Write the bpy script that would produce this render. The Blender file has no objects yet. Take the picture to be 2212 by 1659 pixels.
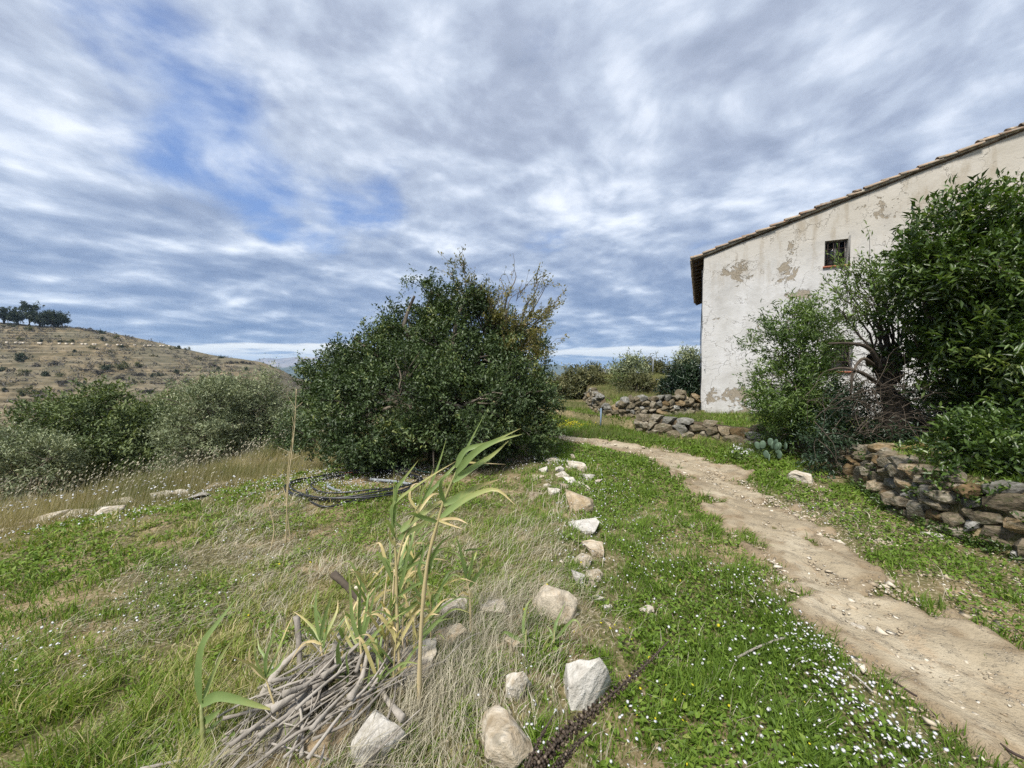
import bpy, bmesh, math
import numpy as np
from mathutils import Vector, Matrix

SC = bpy.context.scene
COL = SC.collection
R = math.radians
# ------------------------------------------------------------------ camera
EYE = 1.6
PITCH = R(2.38)
cam_d = bpy.data.cameras.new('camera')
cam_d.sensor_width = 36.0
cam_d.lens = 13.52
cam_d.clip_start = 0.05
cam_d.clip_end = 60000
cam = bpy.data.objects.new('camera', cam_d)
COL.objects.link(cam)
cam.location = (0, 0, EYE)
cam.rotation_euler = (R(90) - PITCH, 0, 0)
SC.camera = cam
# ------------------------------------------------------------------ view, render
SC.view_settings.view_transform = 'Standard'
SC.view_settings.look = 'None'
SC.view_settings.gamma = 1.0
SC.view_settings.exposure = 0.68
SC.view_settings.use_curve_mapping = False
SC.render.engine = 'CYCLES'
SC.cycles.max_bounces = 7
SC.cycles.diffuse_bounces = 3
SC.cycles.glossy_bounces = 2
SC.cycles.transmission_bounces = 4
SC.cycles.volume_bounces = 0
SC.cycles.use_denoising = False
SC.cycles.denoiser = 'OPENIMAGEDENOISE'
SC.cycles.use_adaptive_sampling = True
SC.cycles.adaptive_threshold = 0.008
SC.cycles.sample_clamp_indirect = 3.0
# ------------------------------------------------------------------ sun (veiled by cloud: soft)
SUN_EL, SUN_AZ = R(56), R(212)          # azimuth clockwise from +Y: behind the viewer, to the left
SKY_GAIN = 0.82
SKY_OFF = (0.0, 0.0, 0.0)
sun_d = bpy.data.lights.new('sun', 'SUN')
sun_d.energy = 3.8
sun_d.angle = R(12)
sun_d.color = (1.0, 0.955, 0.88)
sun = bpy.data.objects.new('sun', sun_d)
COL.objects.link(sun)
sdir = Vector((math.sin(SUN_AZ) * math.cos(SUN_EL), math.cos(SUN_AZ) * math.cos(SUN_EL), math.sin(SUN_EL)))
sun.rotation_euler = sdir.to_track_quat('Z', 'Y').to_euler()
sun.location = sdir * 50


# ------------------------------------------------------------------ node helpers
class NT:
    def __init__(s, tree):
        s.t = tree
        s.n = tree.nodes
        s.n.clear()

    def add(s, typ, **kw):
        nd = s.n.new(typ)
        for k, v in kw.items():
            setattr(nd, k, v)
        return nd

    def put(s, nd, i, v):
        if v is None:
            return
        if isinstance(v, bpy.types.NodeSocket):
            s.t.links.new(v, nd.inputs[i])
        else:
            nd.inputs[i].default_value = v

    def math(s, op, a, b=None, c=None, clamp=False):
        nd = s.add('ShaderNodeMath', operation=op)
        nd.use_clamp = clamp
        s.put(nd, 0, a); s.put(nd, 1, b); s.put(nd, 2, c)
        return nd.outputs[0]

    def vmath(s, op, a, b=None):
        nd = s.add('ShaderNodeVectorMath', operation=op)
        s.put(nd, 0, a); s.put(nd, 1, b)
        return nd.outputs['Value'] if op in ('LENGTH', 'DISTANCE', 'DOT_PRODUCT') else nd.outputs[0]

    def noise(s, vec, scale, detail=4, rough=0.55, dist=0.0, out=0, dim='3D'):
        nd = s.add('ShaderNodeTexNoise')
        nd.noise_dimensions = dim
        if vec is not None:
            s.put(nd, 'Vector', vec)
        nd.inputs['Scale'].default_value = scale
        nd.inputs['Detail'].default_value = detail
        nd.inputs['Roughness'].default_value = rough
        nd.inputs['Distortion'].default_value = dist
        return nd.outputs[out]

    def step(s, v, a, b):
        nd = s.add('ShaderNodeMapRange', interpolation_type='SMOOTHSTEP')
        s.put(nd, 0, v)
        nd.inputs[1].default_value = a; nd.inputs[2].default_value = b
        nd.inputs[3].default_value = 0.0; nd.inputs[4].default_value = 1.0
        return nd.outputs[0]

    def mix(s, f, a, b, mode='MIX'):
        nd = s.add('ShaderNodeMix', data_type='RGBA', blend_type=mode)
        nd.clamp_factor = True
        s.put(nd, 0, f)
        for i, v in ((6, a), (7, b)):
            if isinstance(v, (tuple, list)) and len(v) == 3:
                v = (*v, 1)
            s.put(nd, i, v)
        return nd.outputs[2]

    def ramp(s, f, stops, interp='LINEAR'):
        nd = s.add('ShaderNodeValToRGB')
        cr = nd.color_ramp
        cr.interpolation = interp
        while len(cr.elements) < len(stops):
            cr.elements.new(0.5)
        for e, (p, c) in zip(cr.elements, stops):
            e.position = p
            e.color = (*c, 1) if len(c) == 3 else c
        s.put(nd, 0, f)
        return nd.outputs[0]

    def mapping(s, vec, scale=(1, 1, 1), rot=(0, 0, 0), loc=(0, 0, 0)):
        nd = s.add('ShaderNodeMapping')
        s.put(nd, 0, vec)
        nd.inputs['Location'].default_value = loc
        nd.inputs['Rotation'].default_value = rot
        nd.inputs['Scale'].default_value = scale
        return nd.outputs[0]


# ------------------------------------------------------------------ world: Nishita sky with a broken cloud deck
world = bpy.data.worlds.new('World')
SC.world = world
world.use_nodes = True


def build_world():
    w = NT(world.node_tree)
    sky = w.add('ShaderNodeTexSky', sky_type='NISHITA')
    sky.sun_disc = False
    sky.sun_elevation = SUN_EL
    sky.sun_rotation = SUN_AZ
    sky.altitude = 200
    sky.air_density = 1.2
    sky.dust_density = 0.4
    blue = w.mix(1.0, sky.outputs[0], (0.060, 0.080, 0.118), 'MULTIPLY')
    tc = w.add('ShaderNodeTexCoord')
    d = tc.outputs['Generated']
    sep = w.add('ShaderNodeSeparateXYZ')
    w.put(sep, 0, d)
    z = w.math('MAXIMUM', sep.outputs[2], 0.0)
    den = w.math('ADD', z, 0.17)
    cmb = w.add('ShaderNodeCombineXYZ')
    w.put(cmb, 0, w.math('DIVIDE', sep.outputs[0], den)); w.put(cmb, 1, w.math('DIVIDE', sep.outputs[1], den))
    p = w.vmath('ADD', cmb.outputs[0], SKY_OFF)
    # wind-drawn deck, longer along a heading left of the view
    ps = w.mapping(p, scale=(1.0, 1.0, 1.0), rot=(0, 0, R(-30)))
    warp = w.noise(ps, 1.1, 2, 0.45, out=1)
    wv = w.vmath('SUBTRACT', warp, (0.5, 0.5, 0.5))
    pw = w.vmath('ADD', ps, w.vmath('MULTIPLY', wv, (0.35, 0.35, 0.35)))

    def dens(v):
        a = w.noise(v, 0.85, 2, 0.45)
        b = w.noise(v, 2.3, 7, 0.56)
        return w.math('ADD', w.math('MULTIPLY', a, 0.45), w.math('MULTIPLY', b, 0.55))
    d0 = dens(pw)
    d1 = dens(w.vmath('ADD', pw, (0.05, 0.20, 0.0)))
    relief = w.math('SUBTRACT', d0, d1)
    silk = w.noise(w.mapping(pw, scale=(1.0, 0.8, 1)), 1.5, 4, 0.5)
    el = w.step(z, 0.03, 0.55)
    tex = w.noise(pw, 4.2, 6, 0.52)
    tex1 = w.noise(w.vmath('ADD', pw, (0.02, 0.08, 0.0)), 4.2, 6, 0.52)
    rel2 = w.math('MULTIPLY', w.math('SUBTRACT', tex, tex1), w.math('ADD', 0.25, w.math('MULTIPLY', w.step(z, 0.05, 0.5), 0.65)))
    # brightness of the cloud bases: relief of the billows, silky streaks overhead
    sh = w.math('ADD', w.math('ADD', 0.47, rel2), w.math('MULTIPLY', relief, 2.4))
    sh = w.math('ADD', sh, w.math('MULTIPLY', w.math('SUBTRACT', silk, 0.5), w.math('ADD', 0.12, w.math('MULTIPLY', el, 0.45))))
    sh = w.math('SUBTRACT', sh, w.math('MULTIPLY', w.math('SUBTRACT', d0, 0.5), 0.9))
    sh = w.math('ADD', sh, w.math('MULTIPLY', el, 0.05))
    sh = w.math('ADD', sh, w.math('MULTIPLY', w.math('SUBTRACT', tex, 0.5), w.math('ADD', 0.05, w.math('MULTIPLY', el, 0.30))))
    c_hi = w.ramp(sh, [(0.08, (0.250, 0.295, 0.395)), (0.34, (0.345, 0.395, 0.505)), (0.52, (0.450, 0.510, 0.620)), (0.70, (0.60, 0.655, 0.755)), (0.95, (0.76, 0.80, 0.87))])
    c_lo = w.ramp(sh, [(0.10, (0.120, 0.190, 0.345)), (0.36, (0.185, 0.260, 0.415)), (0.54, (0.290, 0.365, 0.510)), (0.70, (0.47, 0.545, 0.675)), (0.88, (0.78, 0.83, 0.88))])
    cloud = w.mix(el, c_lo, c_hi)
    # gaps in the deck
    ph = w.vmath('ADD', cmb.outputs[0], w.vmath('MULTIPLY', wv, (1.1, 1.1, 0)))
    hv = w.mapping(w.vmath('SUBTRACT', ph, (-0.93, 1.40, 0)), scale=(1.15, 0.75, 1), rot=(0, 0, R(-18)))
    hole = w.math('SUBTRACT', 1.0, w.step(w.vmath('LENGTH', hv), 0.08, 0.85))
    g1 = w.noise(pw, 2.0, 5, 0.5)
    gap = w.math('ADD', w.math('ADD', w.math('MULTIPLY', d0, 0.5), w.math('MULTIPLY', g1, 0.3)), w.math('MULTIPLY', tex, 0.2))
    cov = w.step(w.math('SUBTRACT', gap, w.math('MULTIPLY', hole, 0.20)), 0.27, 0.42)
    veil = w.mix(w.math('ADD', 0.15, w.math('MULTIPLY', w.step(tex, 0.36, 0.68), 0.55)), blue, (0.46, 0.55, 0.72))
    col = w.mix(cov, veil, cloud)
    # clear bright strip under the deck along the horizon
    nb = w.noise(w.mapping(d, scale=(1.0, 1.0, 11)), 2.6, 5, 0.55)
    zb = w.math('ADD', z, w.math('MULTIPLY', w.math('SUBTRACT', nb, 0.5), 0.16))
    band = w.math('MULTIPLY', w.step(zb, 0.014, 0.026), w.math('SUBTRACT', 1.0, w.step(zb, 0.040, 0.056)))
    col = w.mix(w.math('MULTIPLY', band, 0.85), col, (1.05, 1.03, 0.95))
    low = w.math('SUBTRACT', 1.0, w.step(z, 0.004, 0.030))
    col = w.mix(w.math('MULTIPLY', low, 0.8), col, (0.27, 0.40, 0.62))
    bg = w.add('ShaderNodeBackground')
    w.put(bg, 0, col)
    bg.inputs[1].default_value = SKY_GAIN
    out = w.add('ShaderNodeOutputWorld')
    w.t.links.new(bg.outputs[0], out.inputs[0])


build_world()


# ------------------------------------------------------------------ numpy noise
def _hash(ix, iy, seed):
    h = (ix.astype(np.int64) * 374761393 + iy.astype(np.int64) * 668265263 + seed * 1442695041) & 0xffffffff
    h = ((h ^ (h >> 13)) * 1274126177) & 0xffffffff
    return ((h ^ (h >> 16)) & 0xffff) / 65535.0


def vn(x, y, seed=0):
    x = np.asarray(x, float); y = np.asarray(y, float)
    ix = np.floor(x); iy = np.floor(y)
    fx = x - ix; fy = y - iy
    fx = fx * fx * (3 - 2 * fx); fy = fy * fy * (3 - 2 * fy)
    a = _hash(ix, iy, seed); b = _hash(ix + 1, iy, seed)
    c = _hash(ix, iy + 1, seed); d = _hash(ix + 1, iy + 1, seed)
    return (a + (b - a) * fx) * (1 - fy) + (c + (d - c) * fx) * fy - 0.5


def fbm(x, y, oct=3, seed=0):
    s = 0; a = 1.0; f = 1.0
    for i in range(oct):
        s = s + a * vn(np.asarray(x) * f, np.asarray(y) * f, seed + i * 17)
        a *= 0.5; f *= 2.03
    return s


def n3(P, scale, seed=0, oct=2):
    x, y, z = P[:, 0] * scale, P[:, 1] * scale, P[:, 2] * scale
    return (fbm(x + z * 0.71, y - z * 0.53, oct, seed) + fbm(y + x * 0.37, z + x * 0.61, oct, seed + 5) + fbm(z - y * 0.43, x + y * 0.29, oct, seed + 9)) / 1.7


def S(a, b, t):
    t = np.clip((np.asarray(t, float) - a) / (b - a), 0, 1)
    return t * t * (3 - 2 * t)


def polydist(poly, x, y):
    """distance, signed (+ to the right of travel), and parameter along the polyline"""
    x = np.asarray(x, float); y = np.asarray(y, float)
    best = np.full(x.shape, 1e18); sg = np.zeros(x.shape); par = np.zeros(x.shape)
    for i in range(len(poly) - 1):
        ax, ay = poly[i]; bx, by = poly[i + 1]
        dx, dy = bx - ax, by - ay
        L = dx * dx + dy * dy
        t = np.clip(((x - ax) * dx + (y - ay) * dy) / L, 0, 1)
        qx = x - ax - t * dx; qy = y - ay - t * dy
        d = qx * qx + qy * qy
        m = d < best
        best = np.where(m, d, best)
        sg = np.where(m, np.sign(qx * dy - qy * dx), sg)
        par = np.where(m, i + t, par)
    return np.sqrt(best), np.sqrt(best) * sg, par


# ------------------------------------------------------------------ terrain
WALL_R = [(2.75, 10.35), (3.1, 9.6), (3.68, 8.9), (4.55, 8.35), (4.95, 7.75), (5.12, 6.8), (5.08, 6.1), (4.62, 5.05), (4.34, 4.46),
          (4.12, 3.86), (4.12, 3.5), (4.22, 3.1), (4.35, 2.2), (4.4, 0.8), (4.4, -3.0)]
WALL_H = [(3.4, 24), (3.15, 17), (2.8, 13.5), (2.55, 11.6), (2.75, 10.75), (3.3, 10.55), (4.4, 10.9), (5.72, 11.45), (6.6, 11.8), (12, 14), (16, 22)]
PATH = [(-2.0, 2.35, .52), (0.5, 2.35, .52), (1.6, 2.34, .5), (2.2, 2.32, .48), (2.7, 2.42, .42), (3.1, 2.46, .42), (3.75, 2.62, .56), (4.4, 2.76, .5),
        (5.0, 2.82, .46), (5.6, 2.95, .52), (6.2, 3.02, .62), (6.9, 2.85, .62), (7.6, 2.36, .45), (8.2, 1.75, .32), (8.8, 1.2, .27), (9.4, .6, .24), (9.9, -.2, .22),
        (10.3, -1.2, .2)]
PATH_XY = [(p[1], p[0]) for p in PATH]
PATH = [(a, b - (.04 if a < 3 else 0), c * (1.0 if a < 3 else .82)) for a, b, c in PATH]
PATH_W = np.array([p[2] for p in PATH])
BERM = [(-1.0, 1.2), (-0.35, 1.7), (0.1, 2.4), (0.35, 3.3), (0.6, 4.6), (0.5, 6.0)]


def terrace_z(x, y):
    return 0.23 + 0.37 * S(7.2, 4.4, y) + 0.02 * np.maximum(0, np.asarray(x) - 5)


def H(x, y):
    x = np.asarray(x, float); y = np.asarray(y, float)
    r = np.hypot(x, y)
    near = 1 - S(40, 120, r)
    z = 0.035 * np.clip(x, -8, 0)
    z = z + near * (0.06 * fbm(x * .55, y * .55, 2, 3) + 0.035 * fbm(x * 2.1, y * 2.1, 2, 8))
    db, _, _ = polydist(BERM, x, y)
    z = z + 0.10 * np.exp(-(db / 0.42) ** 2)
    dp, _, pp = polydist(PATH_XY, x, y)
    z = z * (0.35 + 0.65 * S(0.3, 1.0, dp)) - 0.03 * (1 - S(0.2, 0.8, dp))
    # lower terrace to the left, then the valley
    d = (x + 5.2) * -0.768 + (y - 3.9) * 0.64
    d = d + 0.25 * fbm(x * .7, y * .7, 2, 21)
    d2 = np.minimum(d, (-x - 1.6) * 0.8)
    dd = np.maximum(d2, 0)
    z = z - 0.30 * S(0, 0.4, d2) - 0.05 * dd - 17 * (1 - np.exp(-np.maximum(0, dd - 4.2) / 18))
    # terrace right of the track and the one beyond the house corner
    _, s1, _ = polydist(WALL_R, x, y)
    s1 = -s1
    z = z + (terrace_z(x, y) + 0.04 * fbm(x, y, 2, 31) - z) * S(0.02, 0.16, s1) * (1 - S(16, 24, r))
    _, s2, _ = polydist(WALL_H, x, y)
    s2 = -s2
    z = z + (0.62 + 0.035 * np.clip(y - 11, 0, 14) + 0.05 * fbm(x * .8, y * .8, 2, 41) - z) * S(0.02, 0.2, s2) * (1 - S(26, 34, r))
    # beyond the brow the land falls to the plain
    z = z - 78 * (1 - np.exp(-np.maximum(0, r - 32) / 240))
    z = z + S(150, 700, r) * 9 * fbm(x / 420, y / 420, 3, 51)
    return z


def ray(px, py):
    u = (px - 1106) / 831.0; v = (829.5 - py) / 831.0
    c, s = math.cos(PITCH), math.sin(PITCH)
    return np.array([u, c + v * s, -s + v * c])


def at(px, py, Y):
    d = ray(px, py)
    p = d * (Y / d[1])
    return np.array([p[0], p[1], p[2] + EYE])


def gp(px, py, fn=None, t0=0.5, t1=400):
    fn = fn or H
    d = ray(px, py)
    t = t0 * 1.0
    ts = np.geomspace(t0, t1, 1500)
    P = d[None] * ts[:, None]
    below = P[:, 2] + EYE < fn(P[:, 0], P[:, 1])
    i = int(np.argmax(below)) if below.any() else len(ts) - 1
    a, b = ts[max(i - 1, 0)], ts[i]
    for _ in range(18):
        m = (a + b) / 2
        q = d * m
        if q[2] + EYE < float(fn(q[0], q[1])):
            b = m
        else:
            a = m
    q = d * b
    return np.array([q[0], q[1], q[2] + EYE])


# ------------------------------------------------------------------ mesh helpers
def mk(name, V, faces, mat, parent=None, attrs=None, smooth=False):
    """V (n,3); faces: one (m,k) array or a list of them -> one mesh object"""
    me = new_mesh(name, V, faces, mat, attrs, smooth)
    return ob(name, me, parent)


def new_mesh(name, V, faces, mat, attrs=None, smooth=False):
    V = np.ascontiguousarray(V, dtype=np.float32)
    if not isinstance(faces, list):
        faces = [faces]
    faces = [np.asarray(f, dtype=np.int32) for f in faces if len(f)]
    loops = np.concatenate([f.ravel() for f in faces])
    tot = np.concatenate([np.full(len(f), f.shape[1], np.int32) for f in faces])
    st = np.concatenate([[0], np.cumsum(tot)[:-1]]).astype(np.int32)
    me = bpy.data.meshes.new(name)
    me.vertices.add(len(V)); me.vertices.foreach_set('co', V.ravel())
    me.loops.add(len(loops)); me.loops.foreach_set('vertex_index', loops)
    me.polygons.add(len(tot)); me.polygons.foreach_set('loop_start', st)
    try:
        me.polygons.foreach_set('loop_total', tot)
    except Exception:
        pass
    if smooth:
        me.polygons.foreach_set('use_smooth', np.ones(len(tot), bool))
    me.update(calc_edges=True)
    for k, v in (attrs or {}).items():
        a = me.attributes.new(k, 'FLOAT', 'POINT')
        a.data.foreach_set('value', np.ascontiguousarray(v, dtype=np.float32))
    if mat is not None:
        me.materials.append(mat)
    return me


def ob(name, me, parent=None, loc=None, rz=None):
    o = bpy.data.objects.new(name, me)
    COL.objects.link(o)
    if parent is not None:
        o.parent = parent
    if loc is not None:
        o.location = loc
    if rz is not None:
        o.rotation_euler = (0, 0, rz)
    return o


def thing(name, label, cat, loc=(0, 0, 0), rz=0, group=None):
    o = ob(name, None, None, loc, rz)
    o.empty_display_size = 0.1
    return tag(o, label, cat, group)


def tag(o, label=None, cat=None, group=None, kind=None):
    if label: o['label'] = label
    if cat: o['category'] = cat
    if group: o['group'] = group
    if kind: o['kind'] = kind
    return o


class MB:
    """collects tubes, boxes and faces into one mesh"""
    def __init__(s):
        s.V = []; s.F = {}; s.n = 0; s.T = []

    def raw(s, V, faces, tint=0.5):
        V = np.asarray(V, float)
        for f in (faces if isinstance(faces, list) else [faces]):
            f = np.asarray(f)
            s.F.setdefault(f.shape[1], []).append(f + s.n)
        s.V.append(V); s.n += len(V)
        s.T.append(np.broadcast_to(np.asarray(tint, float), (len(V),)))

    def tube(s, P, rad, k=6, tint=0.5, caps=True, wob=0, seed=0):
        P = np.asarray(P, float); n = len(P)
        rad = np.broadcast_to(np.asarray(rad, float), (n,))
        T = np.gradient(P, axis=0)
        T /= np.linalg.norm(T, axis=1)[:, None] + 1e-12
        ref = np.array([0, 0, 1.0]) if abs(T[0][2]) < 0.9 else np.array([1.0, 0, 0])
        N = np.zeros_like(P)
        a = np.cross(T[0], ref); a /= np.linalg.norm(a)
        for i in range(n):
            a = a - T[i] * np.dot(a, T[i]); a /= np.linalg.norm(a) + 1e-12
            N[i] = a
        B = np.cross(T, N)
        th = np.arange(k) * 2 * math.pi / k
        rr = rad[:, None] * np.ones((1, k))
        if wob:
            g = np.random.default_rng(seed)
            rr = rr * (1 + wob * (g.random((n, k)) - 0.5) * 2)
        V = P[:, None, :] + rr[..., None] * (np.cos(th)[None, :, None] * N[:, None, :] + np.sin(th)[None, :, None] * B[:, None, :])
        V = V.reshape(-1, 3)
        i = np.arange(n - 1)[:, None] * k; j = np.arange(k)[None]
        q = np.stack([i + j, i + (j + 1) % k, i + k + (j + 1) % k, i + k + j], -1).reshape(-1, 4)
        fs = [q]
        if caps:
            V = np.vstack([V, P[:1], P[-1:]])
            c0, c1 = n * k, n * k + 1
            j = np.arange(k)
            fs.append(np.stack([np.full(k, c0), (j + 1) % k, j], 1))
            fs.append(np.stack([np.full(k, c1), (n - 1) * k + j, (n - 1) * k + (j + 1) % k], 1))
        s.raw(V, fs, tint)

    def box(s, lo, hi):
        (x0, y0, z0), (x1, y1, z1) = lo, hi
        V = [(x0, y0, z0), (x1, y0, z0), (x1, y1, z0), (x0, y1, z0), (x0, y0, z1), (x1, y0, z1), (x1, y1, z1), (x0, y1, z1)]
        s.raw(V, np.array([(0, 3, 2, 1), (4, 5, 6, 7), (0, 1, 5, 4), (1, 2, 6, 5), (2, 3, 7, 6), (3, 0, 4, 7)]))

    def build(s, name, mat, parent=None, smooth=False):
        return mk(name, np.vstack(s.V), [np.vstack(v) for v in s.F.values()], mat, parent, {'tint': np.concatenate(s.T)}, smooth)


def curve(pts, n=12):
    """Catmull-Rom through control points"""
    P = np.asarray(pts, float)
    if len(P) == 2:
        return P[0] + (P[1] - P[0]) * np.linspace(0, 1, n)[:, None]
    Q = np.vstack([2 * P[0] - P[1], P, 2 * P[-1] - P[-2]])
    out = []
    m = len(P) - 1
    for t in np.linspace(0, m - 1e-9, n):
        i = int(t); u = t - i
        a, b, c, d = Q[i], Q[i + 1], Q[i + 2], Q[i + 3]
        out.append(0.5 * ((2 * b) + (c - a) * u + (2 * a - 5 * b + 4 * c - d) * u * u + (3 * b - a - 3 * c + d) * u ** 3))
    return np.array(out)


def unit(v):
    return v / (np.linalg.norm(v, axis=-1, keepdims=True) + 1e-12)


# ------------------------------------------------------------------ materials
def material(name):
    m = bpy.data.materials.new(name)
    m.use_nodes = True
    return m, NT(m.node_tree)


def finish(t, color, rough=0.9, bump=None, bstr=0.5, bdist=0.02, spec=0.3, metal=0.0):
    b = t.add('ShaderNodeBsdfPrincipled')
    if isinstance(color, tuple) and len(color) == 3:
        color = (*color, 1)
    t.put(b, 'Base Color', color)
    t.put(b, 'Roughness', rough)
    b.inputs['Specular IOR Level'].default_value = spec
    b.inputs['Metallic'].default_value = metal
    if bump is not None:
        bn = t.add('ShaderNodeBump')
        bn.inputs['Strength'].default_value = bstr
        bn.inputs['Distance'].default_value = bdist
        t.put(bn, 'Height', bump)
        t.put(b, 'Normal', bn.outputs[0])
    o = t.add('ShaderNodeOutputMaterial')
    t.t.links.new(b.outputs[0], o.inputs[0])
    return b, o


def leaf_mat(name, stops, rough=0.5, trans=0.25, spec=0.35, tcol=(1.15, 1.25, 0.55)):
    m, t = material(name)
    a = t.add('ShaderNodeAttribute'); a.attribute_name = 'tint'
    c = t.ramp(a.outputs['Fac'], stops)
    b, o = finish(t, c, rough, spec=spec)
    tr = t.add('ShaderNodeBsdfTranslucent')
    t.put(tr, 0, t.mix(1.0, c, tcol, 'MULTIPLY'))
    mx = t.add('ShaderNodeMixShader')
    mx.inputs[0].default_value = trans
    t.t.links.new(b.outputs[0], mx.inputs[1]); t.t.links.new(tr.outputs[0], mx.inputs[2])
    t.t.links.new(mx.outputs[0], o.inputs[0])
    return m


def wood_mat(name, c0, c1, scale=8, rough=0.9):
    m, t = material(name)
    tc = t.add('ShaderNodeTexCoord')
    n = t.noise(tc.outputs['Object'], scale, 5, 0.65, 0.6)
    inf = t.add('ShaderNodeObjectInfo')
    a = t.add('ShaderNodeAttribute'); a.attribute_name = 'tint'
    f = t.math('ADD', t.math('MULTIPLY', n, 0.9), t.math('MULTIPLY', t.math('ADD', inf.outputs['Random'], a.outputs['Fac']), 0.25))
    c = t.ramp(f, [(0.38, c0), (0.85, c1)])
    finish(t, c, rough, n, 0.8, 0.01)
    return m


def rock_mat(name, cols, scale=6.0, lichen=0.3, moss=0.0):
    m, t = material(name)
    tc = t.add('ShaderNodeTexCoord')
    inf = t.add('ShaderNodeObjectInfo')
    v = t.vmath('ADD', tc.outputs['Object'], t.vmath('SCALE', inf.outputs['Location']))
    n1 = t.noise(v, scale * .7, 5, 0.56, 0.3)
    n2 = t.noise(v, scale * 2.6, 4, 0.6)
    n3_ = t.noise(v, scale * 0.55, 3, 0.5)
    f = t.math('ADD', t.math('MULTIPLY', n1, 0.75), t.math('MULTIPLY', inf.outputs['Random'], 0.34))
    c = t.ramp(f, [(0.30, cols[0]), (0.46, cols[1]), (0.58, cols[2]), (0.72, cols[3])])
    c = t.mix(t.math('MULTIPLY', t.step(n2, 0.56, 0.72), 0.35), c, cols[0])
    c = t.mix(t.math('MULTIPLY', t.step(n3_, 0.56, 0.70), lichen), c, (0.16, 0.15, 0.12))
    if moss:
        c = t.mix(t.math('MULTIPLY', t.step(t.noise(v, scale * 1.3, 5, 0.7, 0.5), 0.46, 0.60), moss), c, (0.055, 0.058, 0.026))
    finish(t, c, 0.92, t.math('ADD', t.math('MULTIPLY', n1, 0.8), t.math('MULTIPLY', n2, 0.22)), 0.7, 0.04, spec=0.15)
    return m


def plain_mat(name, color, rough=0.6, var=0.25, scale=12, spec=0.3, metal=0.0, bump=0.2):
    m, t = material(name)
    tc = t.add('ShaderNodeTexCoord')
    n = t.noise(tc.outputs['Object'], scale, 5, 0.6)
    dark = tuple(c * (1 - var) for c in color); lite = tuple(min(1, c * (1 + var)) for c in color)
    c = t.ramp(n, [(0.35, dark), (0.68, lite)])
    finish(t, c, rough, n, bump, 0.01, spec, metal)
    return m


def ground_mat():
    m, t = material('soil')
    g = t.add('ShaderNodeNewGeometry')
    P = g.outputs['Position']
    n1 = t.noise(P, 0.7, 4, 0.6)
    n2 = t.noise(P, 5.0, 6, 0.65)
    n3_ = t.noise(P, 38.0, 4, 0.6)
    soil = t.ramp(n2, [(0.30, (0.12, 0.085, 0.05)), (0.5, (0.235, 0.175, 0.10)), (0.66, (0.33, 0.255, 0.16))])
    moss = t.ramp(n3_, [(0.3, (0.060, 0.058, 0.024)), (0.5, (0.115, 0.105, 0.045)), (0.7, (0.21, 0.18, 0.10))])
    near = t.mix(t.step(t.math('ADD', t.math('MULTIPLY', n1, 0.7), t.math('MULTIPLY', n2, 0.3)), 0.46, 0.60), moss, soil)
    litter = t.math('MULTIPLY', t.step(n3_, 0.54, 0.68), 0.6)
    near = t.mix(litter, near, (0.34, 0.29, 0.20))
    fn = t.noise(P, 0.004, 8, 0.7)
    far = t.ramp(fn, [(0.36, (0.045, 0.065, 0.03)), (0.5, (0.10, 0.11, 0.055)), (0.62, (0.20, 0.175, 0.105))])
    r = t.vmath('LENGTH', P)
    c = t.mix(t.step(r, 60, 160), near, far)
    finish(t, c, 0.95, t.math('ADD', t.math('MULTIPLY', n2, 0.7), t.math('MULTIPLY', n3_, 0.35)), 0.8, 0.05, spec=0.1)
    return m


def path_mat():
    m, t = material('track_dirt')
    g = t.add('ShaderNodeNewGeometry')
    P = g.outputs['Position']
    a = t.add('ShaderNodeAttribute'); a.attribute_name = 'edge'
    n1 = t.noise(P, 1.6, 5, 0.6)
    n2 = t.noise(P, 9.0, 6, 0.65)
    n3_ = t.noise(P, 70.0, 3, 0.6)
    c = t.ramp(n1, [(0.32, (0.240, 0.195, 0.132)), (0.5, (0.345, 0.288, 0.200)), (0.68, (0.435, 0.378, 0.280))])
    c = t.mix(t.math('MULTIPLY', t.step(n2, 0.50, 0.62), 0.55), c, (0.215, 0.180, 0.128))
    c = t.mix(t.math('MULTIPLY', t.step(t.noise(P, 3.1, 5, 0.7, 1.2), 0.54, 0.64), 0.45), c, (0.36, 0.265, 0.165))
    edge = t.math('MULTIPLY', t.step(t.math('ADD', a.outputs['Fac'], t.math('MULTIPLY', n2, 0.8)), 0.95, 1.35), 0.6)
    c = t.mix(edge, c, (0.195, 0.140, 0.082))
    vo = t.add('ShaderNodeTexVoronoi'); vo.inputs['Scale'].default_value = 46
    t.put(vo, 'Vector', P)
    peb = t.math('MULTIPLY', t.math('SUBTRACT', 1.0, t.step(vo.outputs['Distance'], 0.16, 0.30)), t.step(n2, 0.48, 0.6))
    c = t.mix(t.math('MULTIPLY', peb, 0.7), c, (0.50, 0.44, 0.35))
    h = t.math('ADD', t.math('ADD', t.math('MULTIPLY', n2, 0.8), t.math('MULTIPLY', n3_, 0.25)), t.math('MULTIPLY', peb, 0.3))
    finish(t, c, 0.95, h, 1.0, 0.045, spec=0.12)
    return m


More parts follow.
